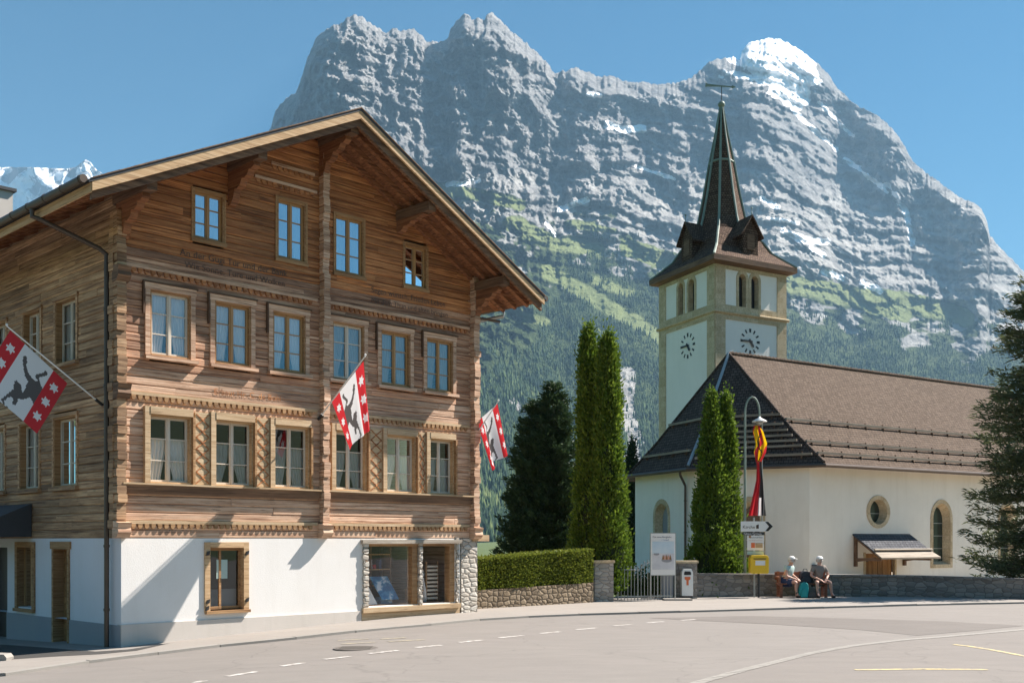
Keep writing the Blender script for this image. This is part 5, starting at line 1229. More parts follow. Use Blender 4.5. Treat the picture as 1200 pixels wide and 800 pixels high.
ra = lrad([(0, .35), (.04, .5), (.15, .6), (.3, .52), (.45, .40), (.7, .29), (.86, .16), (.95, .08), (1, .01)])
column_tree('columnar_thuja', pos(851, Yc_ + .25), hgt(467, Yc_), ra, 'slimmer green column tree grown against its neighbour, next to the street lamp', n=18000, leaf=.12, seed=6, group='column trees before the choir')
ra = lrad([(0, .5), (.5, .42), (.85, .25), (1, .02)])
column_tree('columnar_thuja', pos(741, 57), hgt(520, 57), ra, 'dark narrow tree tip rising behind the left end of the church eave', mat='fol_spruce', n=14000, leaf=.14, seed=8)

def conifer(name, base, H, R_, label, mat, seed, whorls=30, tip=.0, leaf=.16, dens=1.0, asp=.2, up=.25, low=.08, power=.8, gap=0.0, cat='tree', group=None, lean=0, per=(6, 9), twig=14, rpx=1.0):
    r = np.random.default_rng(seed); rr_ = random.Random(seed); t = empty(name, base, label, cat, group); b = Vector(base)
    mb = MB(); mb.tube([b, b + Vector((0, 0, H * .5)), b + Vector((lean, 0, H * .99))], [H * .016 + .05, H * .012, .015], 8); 
    C, N, S = [], [], []
    for w in range(whorls):
        v = low + (1 - low) * (w + rr_.random() * .6) / whorls; z = v * H; L0 = R_ * (1 - v) ** power * (1 + .12 * math.sin(w * 2.3)) + .12
        for a in range(rr_.randint(*per)):
            th = rr_.random() * 6.283; L = L0 * rr_.uniform(.68, 1.12); 
            if rr_.random() < gap: L *= .45
            d = Vector((math.cos(th), math.sin(th), 0)); side = Vector((-d.y, d.x, 0)); st0 = b + Vector((lean * v, 0, z))
            def P(s_): return st0 + d * L * s_ + Vector((0, 0, L * (-.16 * s_ + up * s_ * s_ - .10 * math.sin(s_ * 3.1))))
            if L > .5: mb.tube([P(0), P(.4), P(.8)], [.03 + L * .008, .02, .008], 5, cap=False)
            m = max(3, int(L * twig * dens))
            for k in range(m):
                s_ = .22 + .78 * (k + rr_.random()) / m; w_ = L * .30 * math.sin(min(1, s_ * 1.05) * 2.6 + .35) * rr_.uniform(-1, 1)
                c = P(s_) + side * w_ + Vector((0, 0, -abs(w_) * .15 + rr_.uniform(-.04, .05)))
                g = (d * (.6 + s_ * .5) + side * (w_ / (L * .3 + .01)) * .8 + Vector((0, 0, .35 + up)))
                for q in range(7):
                    C.append(c + Vector((rr_.gauss(0, 1), rr_.gauss(0, 1), rr_.gauss(0, .7))) * leaf * .45); N.append(g + Vector((rr_.gauss(0, .5), rr_.gauss(0, .5), rr_.gauss(0, .4)))); S.append(leaf * rr_.uniform(.7, 1.35))
    mb.build('trunk', 'bark', t); leafmesh('crown', np.array(C), np.array(N), np.array(S), mat, t, asp, .15, seed); return t
Ys = 40
conifer('spruce', pos(649, Ys), hgt(450, Ys), 1.75, 'tall dark spruce behind the clipped hedge, the right one with the highest tip', 'fol_spruce', 11, whorls=46, leaf=.17, dens=1.35, asp=.3, power=.62, up=.35, group='dark spruces behind the hedge', per=(9, 12))
conifer('spruce', pos(628, Ys + .5), hgt(466, Ys), 1.6, 'tall dark spruce behind the clipped hedge, the left one nearer the timber house', 'fol_spruce', 12, whorls=44, leaf=.17, dens=1.35, asp=.3, power=.62, up=.35, group='dark spruces behind the hedge', per=(9, 12))
Yp = 35.2
conifer('pine_tree', pos(1222, Yp), hgt(318, Yp), 3.0, 'large loose pine at the right edge with tufted drooping branches over the wall', 'fol_pine', 21, whorls=34, leaf=.24, dens=.95, asp=.18, power=.5, up=.12, low=.03, gap=.25, per=(8, 11), twig=13)
# shrub leaves behind the railing
r = np.random.default_rng(4); b = pos(765, 33.6); t_ = empty('shrub', b, 'low dark shrub growing behind the iron railing', 'shrub')
C = r.normal(size=(9000, 3)) * np.array([.85, .25, .26]) + np.array([0, 0, .32]) + np.array(b); C = C[C[:, 2] > .02]; leafmesh('foliage', C, r.normal(size=C.shape) + np.array([0, 0, .8]), r.uniform(.06, .14, len(C)), 'fol_shrub', t_, .5)

# ------------------------------------------------ walls, hedge, gate
def along(px0, py0, px1, py1): return gnd(px0, py0), gnd(px1, py1)
wl, wr = gnd(556, 715.2), gnd(698, 707)
d = (wr - wl); d.z = 0; LW = d.length; d.normalize(); n_ = Vector((-d.y, d.x, 0)); n_ = n_ if n_.y > 0 else -n_
fw = frame(V3(wl, 0), d, n_)
zt = lambda px_, py_: hit(px_, py_, wl, d)[1]
za, zb = zt(560, 692), zt(690, 682.5); ha, hb = zt(560, 656), zt(694, 643.5)
mb = MB(); mb.add([fw(x, y, z) for (x, z) in ((-.5, -.1), (LW - .1, -.1), (LW - .1, zb), (-.5, za)) for y in (0, .45)], [(0, 2, 4, 6), (1, 7, 5, 3), (0, 1, 3, 2), (2, 3, 5, 4), (4, 5, 7, 6), (6, 7, 1, 0)])
tag(mb.build('stone_wall', 'roughstone', origin=wl), 'low brown rough stone wall under the clipped hedge', 'wall')
hd = empty('hedge', fw(LW / 2, .4, .5), 'clipped yellow green hedge on the low stone wall beside the timber house', 'hedge')
mb = MB(); mb.add([fw(x, y, z) for (x, z) in ((-.8, za), (LW - .1, zb), (LW - .1, hb - .06), (-.8, ha - .06)) for y in (.12, .95)], [(0, 2, 4, 6), (1, 7, 5, 3), (0, 1, 3, 2), (2, 3, 5, 4), (4, 5, 7, 6), (6, 7, 1, 0)]); mb.build('shade_core', 'fol_core', hd)  # core block coloured as the hedge's inner shade, blocks light from behind
r = np.random.default_rng(9); n = 26000; x = r.uniform(-.8, LW - .05, n); v = r.random(n); f = x / LW; top = ha + (hb - ha) * f; bot = za + (zb - za) * f
z = bot + (top - bot) * v; y = .07 + r.normal(0, .022, n) + .03 * np.sin(x * 3); nn = np.tile(np.array(-n_), (n, 1)) * .8 + np.array([0, 0, .5])
m = int(n * .35); y[:m] = r.uniform(.05, 1.0, m); z[:m] = top[:m] + r.normal(-.03, .022, m); nn[:m] = (0, 0, 1)
C = np.array(V3(wl, 0)) + np.outer(x, np.array(d)) + np.outer(y, np.array(n_)) + np.outer(z, [0, 0, 1]); leafmesh('foliage', C, nn + r.normal(size=(n, 3)) * .45, r.uniform(.04, .085, n), 'fol_hedge', hd, .6)
def pillar(px0, px1, pyb, pyt, label, mat, depth=.55, cap=.07):
    a, b = gnd(px0, pyb), gnd(px1, pyb); zt_ = EZ + (HZ - pyt) / F * a.y; p = empty('gate_pillar', a, label, 'pillar')
    mb = MB(); mb.box(frame(V3(a, 0), (1, 0, 0), (0, 1, 0)), 0, b.x - a.x, 0, depth, -.1, zt_ - cap); mb.build('shaft', mat, p)
    mb = MB(); mb.box(frame(V3(a, 0), (1, 0, 0), (0, 1, 0)), -.04, b.x - a.x + .04, -.04, depth + .04, zt_ - cap, zt_); mb.build('capstone', 'sandstone', p); return a, b, zt_
pillar(697, 719, 706.3, 656.5, 'pale stone gate pillar at the end of the hedge wall', 'palestone')
# gate railing
ga, gb = gnd(722, 704.6), gnd(788, 703.8); d = gb - ga; d.z = 0; LG = d.length; d.normalize(); n_ = Vector((-d.y, d.x, 0)); fg = frame(V3(ga, 0), d, n_); zz = lambda px_, py_: hit(px_, py_, ga, d)[1]
rail = empty('iron_railing', ga, 'grey iron railing gate with an arched middle between the stone pillars', 'gate')
mb = MB(); mb.beam(fg(0, 0, .16), fg(LG, 0, .16), .035, .03); mb.build('bottom_rail', 'zinc', rail)
mb = MB(); n = 17; pts = []
for k in range(n + 1):
    x = LG * k / n; a = x / LG; h = .98 + (.22 * max(0, math.sin((a - .42) / .42 * math.pi)) ** .6 if .42 < a < .84 else 0); pts.append(fg(x, 0, h))
mb.tube(pts, .016, 6); mb.build('top_rail', 'zinc', rail)
for k in range(n):
    x = LG * (k + .5) / n; a = x / LG; h = .98 + (.22 * max(0, math.sin((a - .42) / .42 * math.pi)) ** .6 if .42 < a < .84 else 0)
    mb = MB(); mb.tube([fg(x, 0, .02), fg(x, 0, h + .07)], .011 if k % 6 else .02, 6); mb.lathe(fg(x, 0, h + .06), [(.012, 0), (.02, .02), (.002, .06)], 6); mb.build('baluster', 'zinc', rail)
# long wall to the right
B0, B1, B2, B3 = gnd(817, 701.2), gnd(905, 699.8), gnd(985, 698.8), gnd(1085, 700.8)
B4, B5 = gnd(1200, 703.2), gnd(1420, 709)
tops = [hit(p, q, b, Vector((1, 0, 0)))[1] for p, q, b in ((817, 671.8, B0), (905, 672.2, B1), (985, 672.7, B2), (1085, 674.2, B3), (1200, 677.5, B4), (1420, 684, B5))]
mb = MB(); cp_ = MB()
for (a, b, ta, tb) in zip((B0, B1, B2, B3, B4), (B1, B2, B3, B4, B5), tops[:-1], tops[1:]):
    mb.add([V3(p, z) + Vector((0, yy, 0)) for yy in (0, .42) for p, z in ((a, -.1), (b, -.1), (b, tb - .07), (a, ta - .07))], [(0, 1, 2, 3), (7, 6, 5, 4), (0, 4, 5, 1), (3, 2, 6, 7), (0, 3, 7, 4), (1, 5, 6, 2)])
    cp_.add([V3(p, z) + Vector((0, yy, 0)) for yy in (-.04, .46) for p, z in ((a, ta - .07), (b, tb - .07), (b, tb), (a, ta))], [(0, 1, 2, 3), (7, 6, 5, 4), (0, 4, 5, 1), (3, 2, 6, 7), (0, 3, 7, 4), (1, 5, 6, 2)])
bw = empty('stone_wall', B0, 'long grey stone wall with flat coping before the church', 'wall'); mb.build('masonry', 'wallstone', bw); cp_.build('coping', 'wallstone', bw)
pillar(791, 817, 702.5, 656.8, 'dark grey stone gate pillar behind the white litter bin', 'wallstone', .6)
a = gnd(777, 703.2); mb = MB(); mb.box(frame(V3(a, 0), (1, 0, 0), (0, 1, 0)), 0, .36, .25, .33, 0, 1.22); mb.box(frame(V3(a, 0), (1, 0, 0), (0, 1, 0)), .02, .34, .235, .25, .10, 1.15)
tag(mb.build('metal_cabinet', 'plinth_grey', origin=a), 'plain grey metal cabinet between railing and stone pillar', 'cabinet')

# ------------------------------------------------ street furniture
X_, Y_, Z_ = Vector((1, 0, 0)), Vector((0, 1, 0)), Vector((0, 0, 1))
# poster on a stand
a = gnd(776, 703.9) - Vector((0, .35, 0)); s_ = a.y / F; pw, ph_ = 30 * s_, 50 * s_; pb = EZ + (HZ - 674) * s_
po = empty('poster_stand', a, 'white framed poster with two round cable cabins, on a thin metal stand by the railing', 'sign'); xl = (762 - 600) * s_; fp = frame(Vector((xl, a.y, pb)), X_, Y_)
mb = MB(); mb.box(fp, 0, pw, 0, .05, 0, ph_); mb.build('frame', 'zinc', po)
mb = MB(); mb.box(fp, .02, pw - .02, -.006, -.001, .02, ph_ - .02); ps = mb.build('poster', 'white_paint', po)
t = NT('poster_sky'); t.fin(t.ramp(t.noise(t.coord('Object'), 1.5, 3), [(.3, (.42, .58, .70)), (.7, (.66, .74, .78))]), .6)
t = NT('poster_fog'); t.fin(t.ramp(t.noise(t.coord('Object'), 2.5, 4), [(.3, (.52, .53, .56)), (.7, (.72, .72, .74))]), .6)
mb = MB(); mb.box(fp, .06, pw - .06, -.012, -.007, ph_ * .52, ph_ * .80); mb.build('picture', 'poster_sky', ps)
mb = MB(); mb.box(fp, .06, pw - .06, -.012, -.007, ph_ * .14, ph_ * .518); mb.build('picture', 'poster_fog', ps)
for cx, cz, w in ((.24, .50, .085), (.64, .36, .16)):
    mb = MB(); pts = [(pw * cx + w * math.cos(q) * 1.0, ph_ * cz + w * .42 * math.sin(q)) for q in np.linspace(math.pi, 2 * math.pi, 12)]; pts += [(pw * cx + w * .9, ph_ * cz + w * .35), (pw * cx - w * .9, ph_ * cz + w * .35)]
    mb.prism(fp, pts, -.02, -.013); mb.build('cabin_picture', 'plinth_grey', ps)
for k in range(5):
    mb = MB(); x = pw * (.50 + .07 * k); z = ph_ * .36; mb.prism(fp, [(x - .03, z + .02), (x + .03, z + .02), (x + .02, z + .12), (x, z + .17), (x - .02, z + .12)], -.028, -.021); mb.build('passenger_picture', 'skin' if k % 2 else 'casing', ps)
text('lettering', "Die neue Bergbahn", 'navy', ps, fp(.07, -.014, ph_ * .885), X_, Z_, .075); text('lettering', "zum Gipfel hinauf", 'print_blue', ps, fp(.07, -.014, ph_ * .82), X_, Z_, .07)
mb = MB()
for x in (xl + pw - .01,): mb.tube([Vector((x, a.y + .08, 0.02)), Vector((x, a.y + .08, pb + ph_ * .9))], .02, 8)
mb.build('post', 'zinc', po)
mb = MB(); mb.tube([Vector((xl + .02, a.y + .08, .02)), Vector((xl + .02, a.y + .08, pb + ph_ * .9))], .02, 8); mb.build('post', 'zinc', po)
mb = MB(); mb.box(frame(a, X_, Y_), .0, .85, -.15, .35, SW, SW + .05); mb.build('foot_slab', 'kerb', po)
# litter bin
a = gnd(803, 702.2) - Vector((0, .25, 0)); s_ = a.y / F; w = 13 * s_ / 2; bn = empty('litter_bin', a, 'white litter bin with a red mark and dark slot before the stone pillar', 'bin')
h = 35 * s_; fb = frame(V3(a, SW), X_, Y_); mb = MB(); mb.prism(fb, [(-w, .1), (w, .1), (w, h * .88), (w * .7, h), (-w * .7, h), (-w, h * .88)], -.18, .18); mb.build('body', 'white_paint', bn)
mb = MB(); mb.box(fb, -w * .8, w * .8, -.15, .15, 0, .1); mb.build('foot', 'iron', bn)
mb = MB(); mb.prism(fb, [(-w * .62, h * .80), (w * .62, h * .80), (w * .62, h * .88), (w * .45, h * .92), (-w * .45, h * .92), (-w * .62, h * .88)], -.186, -.17); mb.build('slot', 'black', bn)
mb = MB(); mb.prism(fb, [(-.09, h * .74), (.09, h * .74), (.09, h * .66), (.035, h * .62), (.035, h * .46), (-.035, h * .46), (-.035, h * .62), (-.09, h * .66)], -.186, -.181); mb.build('mark', 'orange_paint', bn)
# street lamp with a bent arm
Yl = 33.9; base = pos(873, Yl, 0); sL = Yl / F; lp = empty('street_lamp', base, 'slim street lamp with a curved neck and white shade behind the stone wall', 'lamp')
zt0 = hgt(484, Yl); pts = [base, base + Z_ * zt0 * .6, base + Z_ * zt0]; rx, rz_ = 8.5 * sL, 19 * sL
for q in np.linspace(math.pi, .0, 11)[1:]: pts.append(Vector((base.x + rx + rx * math.cos(q), Yl, zt0 + rz_ * math.sin(q))))
end = pts[-1]; pts.append(end - Z_ * .16)
mb = MB(); mb.tube(pts, [.05, .042, .036] + [.03] * (len(pts) - 3), 10); mb.build('post', 'copper', lp, smooth=True)
c = pts[-1]; mb = MB(); mb.lathe(c, [(.03, .05), (.06, 0), (.24, -.10), (.25, -.13), (.05, -.10)], 18); mb.build('lamp_shade', 'white_paint', lp, smooth=True)
mb = MB(); mb.lathe(c, [(.10, -.11), (.12, -.16), (.07, -.21), (.01, -.23)], 14); mb.build('bulb_glass', 'zinc', lp, smooth=True)
# banner mast with the furled cantonal flag
Yb_ = 34.1; b = pos(893, Yb_, 0); fl = empty('banner_flag', b, 'long furled flag in yellow, black and red hanging beside the street lamp', 'flag')
zt1 = hgt(498, Yb_); mb = MB(); mb.tube([b, b + Z_ * (zt1 + .15)], .025, 8); mb.build('flagpole', 'zinc', fl)
def bs(a, b_):      # a across, b down; a furled strip with folds
    top, mid, low = hgt(499, Yb_), hgt(541, Yb_), hgt(604, Yb_); z = top + (low - top) * b_
    w = np.interp(b_, [0, .06, .30, .42, .6, 1], [.16, .34, .38, .12, .22, .62]); xc = np.interp(b_, [0, .2, .4, .6, 1], [885, 891, 888, 889, 886]) 
    return Vector(((xc - 600) * Yb_ / F + (a - .5) * w, Yb_ - .14 + .07 * math.sin(a * 16 + b_ * 5) * (.5 + b_ * .5), z))
def bm(a, b_):
    if b_ < .40:
        q = (a * 1.3 + b_ * 3.1 + .10 * math.sin(b_ * 30)) % 1.0
        if abs((a - .45) - .25 * math.sin(b_ * 24)) < .06 and b_ > .08: return 2
        return 0 if q < .42 else 1
    return 0 if a < .56 else (2 if a > .74 or (a > .60 and b_ < .8) else 3)
cloth('cloth', bs, bm, ['flag_red', 'flag_yellow', 'flag_black', 'flag_white'], fl, 60)
mb = MB(); mb.tube([bs(0, 0) + Vector((-.05, .1, .02)), bs(1, 0) + Vector((.05, .1, .02))], .015, 6); mb.build('crossbar', 'zinc', fl)
# direction sign, notice board, yellow letter box on one post
Yn = 33.0; sN = Yn / F; q = lambda px_, py_: Vector(((px_ - 600) * sN, Yn, EZ + (HZ - py_) * sN))
sg = empty('signpost', pos(884, Yn, 0), 'post with white arrow sign and printed notice board above the yellow letter box', 'sign')
mb = MB(); mb.tube([pos(884, Yn + .06, 0), q(884, 606) + Y_ * .06], .03, 8); mb.build('post', 'zinc', sg)
f0 = frame((0, Yn, 0), X_, Y_); P2_ = lambda *l: [((x - 600) * sN, EZ + (HZ - y) * sN) for x, y in l]
mb = MB(); mb.prism(f0, P2_((868, 610.5), (899, 610.5), (899, 622.5), (868, 622.5)), -.02, 0); ar = mb.build('arrow_sign', 'white_paint', sg)
mb = MB(); mb.prism(f0, P2_((899.05, 611), (905, 616.5), (899.05, 622)), -.02, 0); mb.build('arrow_tip', 'white_paint', ar)
mb = MB(); mb.prism(f0, P2_((896.5, 611), (900, 611), (905.5, 616.5), (900, 622), (896.5, 622), (901, 616.5)), -.026, -.021); mb.build('arrow_tip', 'black', ar)
text('lettering', "Kirche", 'ink', ar, q(870, 619.0) - Y_ * .027, X_, Z_, .15); mb = MB(); mb.prism(f0, P2_((886, 615), (889, 614), (889, 619), (886, 619)), -.026, -.021); mb.build('symbol', 'ink', ar)
mb = MB(); mb.prism(f0, P2_((870, 623.2), (896, 623.2), (896, 626.3), (870, 626.3)), -.02, 0); st2_ = mb.build('name_strip', 'iron', sg); text('lettering', "Talhaus Terrasse", 'white_paint', st2_, q(871, 626) - Y_ * .022, X_, Z_, .085)
mb = MB(); mb.prism(f0, P2_((875.5, 627), (895, 627), (895, 644.5), (875.5, 644.5)), -.02, 0); nb = mb.build('notice_board', 'white_paint', sg)
mb = MB(); mb.prism(f0, P2_((880, 635.5), (884.5, 635.5), (884.5, 641.5), (880, 641.5)), -.025, -.021); mb.build('picture', 'orange_paint', nb)
mb = MB(); mb.prism(f0, P2_((885, 635.8), (893.5, 635.8), (893.5, 641.5), (885, 641.5)), -.025, -.021); mb.build('picture', 'casing_light', nb)
text('lettering', "Sommerfest", 'navy', nb, q(878.5, 630.2) - Y_ * .024, X_, Z_, .085); text('lettering', "mit Musik und Tanz", 'skin', nb, q(877.3, 633.4) - Y_ * .024, X_, Z_, .055)
mb = MB(); mb.lathe((0, 0, 0), [(.04, 0), (.04, .004)], 12, fr=frame(q(878.6, 628.6) - Y_ * .021, X_, Z_, -Y_)); mb.build('symbol', 'doorwood', nb)
mb = MB(); mb.prism(f0, P2_((875.5, 645.3), (895, 645.3), (895, 649.5), (875.5, 649.5)), -.02, 0); mb.build('small_plate', 'shirt_pale', sg)
lb = empty('letter_box', pos(887, Yn - .1, .6), 'bright yellow letter box with white label standing over the stone wall', 'letter box')
mb = MB(); xa, xb, zb_, zt_ = (877 - 600) * sN, (898.5 - 600) * sN, EZ + (HZ - 671.5) * sN, EZ + (HZ - 650) * sN; rr = .09
pts = [(xa, zb_ + .03), (xa + .03, zb_), (xb - .03, zb_), (xb, zb_ + .03), (xb, zt_ - rr), (xb - .03, zt_ - .02), (xb - rr, zt_), (xa + rr, zt_), (xa + .03, zt_ - .02), (xa, zt_ - rr)]
mb.prism(f0, pts, -.30, -.0); bx_ = mb.build('body', 'yellow_paint', lb); md = bx_.modifiers.new('b', 'BEVEL'); md.width = .015; md.segments = 2
mb = MB(); cx = (xa + xb) / 2; mb.box(f0, cx - .14, cx + .17, -.308, -.302, zb_ + .27, zb_ + .42); mb.build('label_plate', 'white_paint', lb)
mb = MB(); mb.box(f0, cx - .2, cx + .2, -.312, -.302, zb_ + .46, zb_ + .49); mb.build('slot', 'iron', lb)
mb = MB(); mb.tube([Vector((cx, Yn - .15, 0)), Vector((cx, Yn - .15, zb_))], .035, 8); mb.build('post', 'iron', lb)
for p_ in (B0, ): pass
# small wall light on the church, bollard stone at the far left
u, z = wpos(1, 0, 952.5, 664.5) if False else wpos(1, 0, 955, 664.5); fr, L, a, d, n = wfr(1, 0); mb = MB(); mb.box(fr, .12, .34, .01, .14, z - .12, z + .12); mb.build('wall_light', 'iron', church)
a = gnd(3, 776); bo = MB(); bo.prism(frame(V3(a, G(a.x)), X_, Y_), [(-.22, 0), (.12, 0), (.13, .10), (.08, .16), (-.18, .17), (-.22, .12)], -.12, .15)
tag(bo.build('stone_block', 'kerb', origin=a), 'small pale stone block on the pavement edge at the far left', 'stone')
# ------------------------------------------------ bench and the two people resting on it
Yq = 33.3; sq = Yq / F
def wx(px_): return (px_ - 600) * sq
bench = empty('bench', (wx(938), Yq, SW), 'long reddish wooden bench against the grey stone wall', 'bench')
fbn = frame((wx(908), Yq, SW), X_, Y_); LB = wx(967) - wx(908)
for k in range(3):
    mb = MB(); mb.box(fbn, 0, LB, -.46 + k * .15, -.34 + k * .15, .42, .455); mb.build('seat_plank', 'benchwood', bench)
for k in range(2):
    mb = MB(); z = .56 + k * .14; mb.add([fbn(x, y, zz_) for x in (0, LB) for (y, zz_) in ((-.02, z), (.02, z), (.04, z + .11), (0.0, z + .11))], [(0, 1, 2, 3), (7, 6, 5, 4), (0, 4, 5, 1), (1, 5, 6, 2), (2, 6, 7, 3), (3, 7, 4, 0)]); mb.build('backrest_plank', 'benchwood', bench)
for x in (.06, LB / 2 - .04, LB - .14):
    mb = MB(); mb.box(fbn, x, x + .08, -.44, -.36, 0, .42); mb.box(fbn, x, x + .08, -.06, .02, 0, .83); mb.box(fbn, x + .001, x + .079, -.36, -.06, .34, .42); mb.build('leg', 'benchwood', bench)
mb = MB(); mb.box(fbn, -.0, .07, -.46, .03, .62, .67); mb.box(fbn, .0, .07, -.46, -.39, .456, .62); mb.build('armrest', 'benchwood', bench)

def skin_mesh(name, joints, edges, mat, parent, sub=2, smooth=True):
    """one continuous limb or body surface grown round a skeleton; joints: (x,y,z,r)"""
    me = bpy.data.meshes.new(name); me.from_pydata([j[:3] for j in joints], edges, []); o = bpy.data.objects.new(name, me); COL.objects.link(o)
    md = o.modifiers.new('s', 'SKIN'); sv = me.skin_vertices[0].data if me.skin_vertices else None
    if sv is None:
        bm = bmesh.new(); bm.from_mesh(me); bm.verts.layers.skin.verify(); bm.to_mesh(me); bm.free(); sv = me.skin_vertices[0].data
    for i, j in enumerate(joints):
        rr = j[3] if not isinstance(j[3], tuple) else j[3]; sv[i].radius = (rr, rr) if not isinstance(rr, tuple) else rr; sv[i].use_root = (i == 0)
    md.use_smooth_shade = smooth; s2 = o.modifiers.new('u', 'SUBSURF'); s2.levels = sub; s2.render_levels = sub
    dg = bpy.context.evaluated_depsgraph_get(); m2 = bpy.data.meshes.new_from_object(o.evaluated_get(dg)); bpy.data.objects.remove(o); m2.name = name
    m2.materials.clear(); m2.materials.append(MATS[mat]); ob = bpy.data.objects.new(name, m2); COL.objects.link(ob); ob.parent = parent; ORG[ob] = ORG[parent]; return ob
def person(base, face, label, pose):
    """base: point on the ground under the hips, face: heading of the body (deg, 0 = towards the camera)"""
    p = empty('person', base, label, 'person')
    rot = Matrix.Rotation(R(face), 3, 'Z')
    def T(v): return tuple(rot @ Vector(v))      # local frame: x = person's side, -y = forward
    J = pose['J']; names = list(J); idx = {k: i for i, k in enumerate(names)}
    joints = [(*T(J[k][:3]), J[k][3]) for k in names]; edges = [(idx[a], idx[b]) for a, b in pose['E']]
    skin_mesh('body', joints, edges, 'skin', p)
    def garment(nm, keys, eds, mat, grow, over={}):
        src = {**J, **over}; jj = [(*T(src[k][:3]), src[k][3] + grow) for k in keys]; ix = {k: i for i, k in enumerate(keys)}
        return skin_mesh(nm, jj, [(ix[a], ix[b]) for a, b in eds], mat, p)
    pose['clothes'](p, garment, J, T)
    return p
def lerp(a, b, t): return tuple(a[i] + (b[i] - a[i]) * t for i in range(4))
def seated(elbowL, wristL, elbowR, wristR, kneeL, kneeR, footL, footR, headoff=(0, -.03, 0), leanf=.03, headyaw=0):
    J = {'pelvis': (0, 0, .50, .135), 'waist': (0, -.02 - leanf * .3, .66, .125), 'chest': (0, -.03 - leanf, .86, .145), 'neckb': (0, -.02 - leanf * 1.3, 1.02, .075), 'neck': (headoff[0] * .5, -.03 - leanf * 1.5, 1.09, .055),
         'head': (headoff[0], headoff[1] - leanf * 1.6, 1.19, .095), 'crown': (headoff[0], headoff[1] - leanf * 1.6 + .01, 1.275, .075)}
    E_ = [('pelvis', 'waist'), ('waist', 'chest'), ('chest', 'neckb'), ('neckb', 'neck'), ('neck', 'head'), ('head', 'crown')]
    for s, el, wr, kn, ft in ((-1, elbowL, wristL, kneeL, footL), (1, elbowR, wristR, kneeR, footR)):
        n = 'l' if s < 0 else 'r'
        J[n + 'sh'] = (s * .185, -.03 - leanf, .965, .062); J[n + 'el'] = (*el, .044); J[n + 'wr'] = (*wr, .030)
        d = Vector(wr) - Vector(el); d.normalize(); pm = Vector(wr) + d * .07; J[n + 'palm'] = (*pm, .036)
        E_ += [('chest', n + 'sh'), (n + 'sh', n + 'el'), (n + 'el', n + 'wr'), (n + 'wr', n + 'palm')]
        side = d.cross(Vector((0, 0, 1))); side.normalize(); dn = side.cross(d)
        for q, ln in enumerate((.065, .075, .07, .055)):
            a = pm + side * (q - 1.5) * .020 + d * .03; b = a + d * ln * .6 - abs(dn.z) * Vector((0, 0, .012)); c = b + d * ln * .3 - Vector((0, 0, .022))
            J[f'{n}f{q}a'] = (*a, .010); J[f'{n}f{q}b'] = (*b, .009); J[f'{n}f{q}c'] = (*c, .007); E_ += [(n + 'palm', f'{n}f{q}a'), (f'{n}f{q}a', f'{n}f{q}b'), (f'{n}f{q}b', f'{n}f{q}c')]
        a = Vector(wr) + d * .03 - side * s * .03; b = a + d * .04 - side * s * .02; J[n + 'ta'] = (*a, .011); J[n + 'tb'] = (*b, .009); E_ += [(n + 'wr', n + 'ta'), (n + 'ta', n + 'tb')]
        J[n + 'hip'] = (s * .095, -.04, .50, .095); k = kn; J[n + 'th'] = ((s * .095 + k[0]) / 2, (-.04 + k[1]) / 2, (.50 + k[2]) / 2 + .005, .082); J[n + 'kn'] = (*k, .060)
        J[n + 'cf'] = (k[0] * .6 + ft[0] * .4, k[1] * .6 + ft[1] * .4 + .02, k[2] * .6 + ft[2] * .4, .055); J[n + 'an'] = (*ft, .036); J[n + 'toe'] = (ft[0] + s * .02, ft[1] - .15, .035, .034); J[n + 'heel'] = (ft[0], ft[1] + .03, .045, .032)
        E_ += [('pelvis', n + 'hip'), (n + 'hip', n + 'th'), (n + 'th', n + 'kn'), (n + 'kn', n + 'cf'), (n + 'cf', n + 'an'), (n + 'an', n + 'toe'), (n + 'an', n + 'heel')]
    return J, E_
def headgear(p, J, T, yaw, cap='cap_white', hair='hair', fc=1):
    h = J['head']; c = Vector(T(h[:3])) + ORG[p]; ry = Matrix.Rotation(R(yaw), 3, 'Z'); ex, ey = ry @ X_, ry @ Y_; f = frame(c, ex, ey)
    mb = MB(); mb.lathe(c, [(.108, .035), (.112, .06), (.10, .10), (.07, .128), (.02, .14)], 16); mb.prism(frame(f(0, 0, 0), ex, ey), [(-.085, .045), (.085, .045), (.08, .06), (-.08, .06)], -.165, -.06); mb.build('cap', cap, p, smooth=False)
    mb = MB(); mb.lathe(c, [(.085, -.06), (.104, -.03), (.108, .034)], 16, fr=frame(f(0, .018, 0), ex, ey)); mb.build('hair', hair, p, smooth=True)
    mb = MB(); mb.prism(frame(f(0, 0, 0), ey, ex), [(-.085, .02), (-.125, -.025), (-.085, -.03)], -.012, .012); mb.build('nose', 'skin', p)
    for s in (-1, 1):
        mb = MB(); mb.lathe(f(s * .034, -.094, .015), [(.004, -.007), (.010, 0), (.004, .007)], 8); mb.build('eye', 'black', p)
        mb = MB(); mb.lathe(f(s * .10, .0, -.005), [(.004, -.028), (.016, -.01), (.018, .012), (.004, .028)], 8); mb.build('ear', 'skin', p)
    mb = MB(); mb.box(f, -.025, .025, -.102, -.092, -.058, -.050); mb.build('mouth', 'doorwood', p)
def shoes(p, J, T, mat, sock):
    for n in 'lr':
        a, t_, h = J[n + 'an'], J[n + 'toe'], J[n + 'heel']
        skin_mesh('shoe', [(*T((h[0], h[1], .048)), .046), (*T(((h[0] + t_[0]) / 2, (h[1] + t_[1]) / 2, .045)), .05), (*T((t_[0], t_[1] - .02, .038)), .044)], [(0, 1), (1, 2)], mat, p)
        skin_mesh('sock', [(*T((a[0], a[1], a[2] + .09)), .047), (*T((a[0], a[1], a[2] - .01)), .046)], [(0, 1)], sock, p)
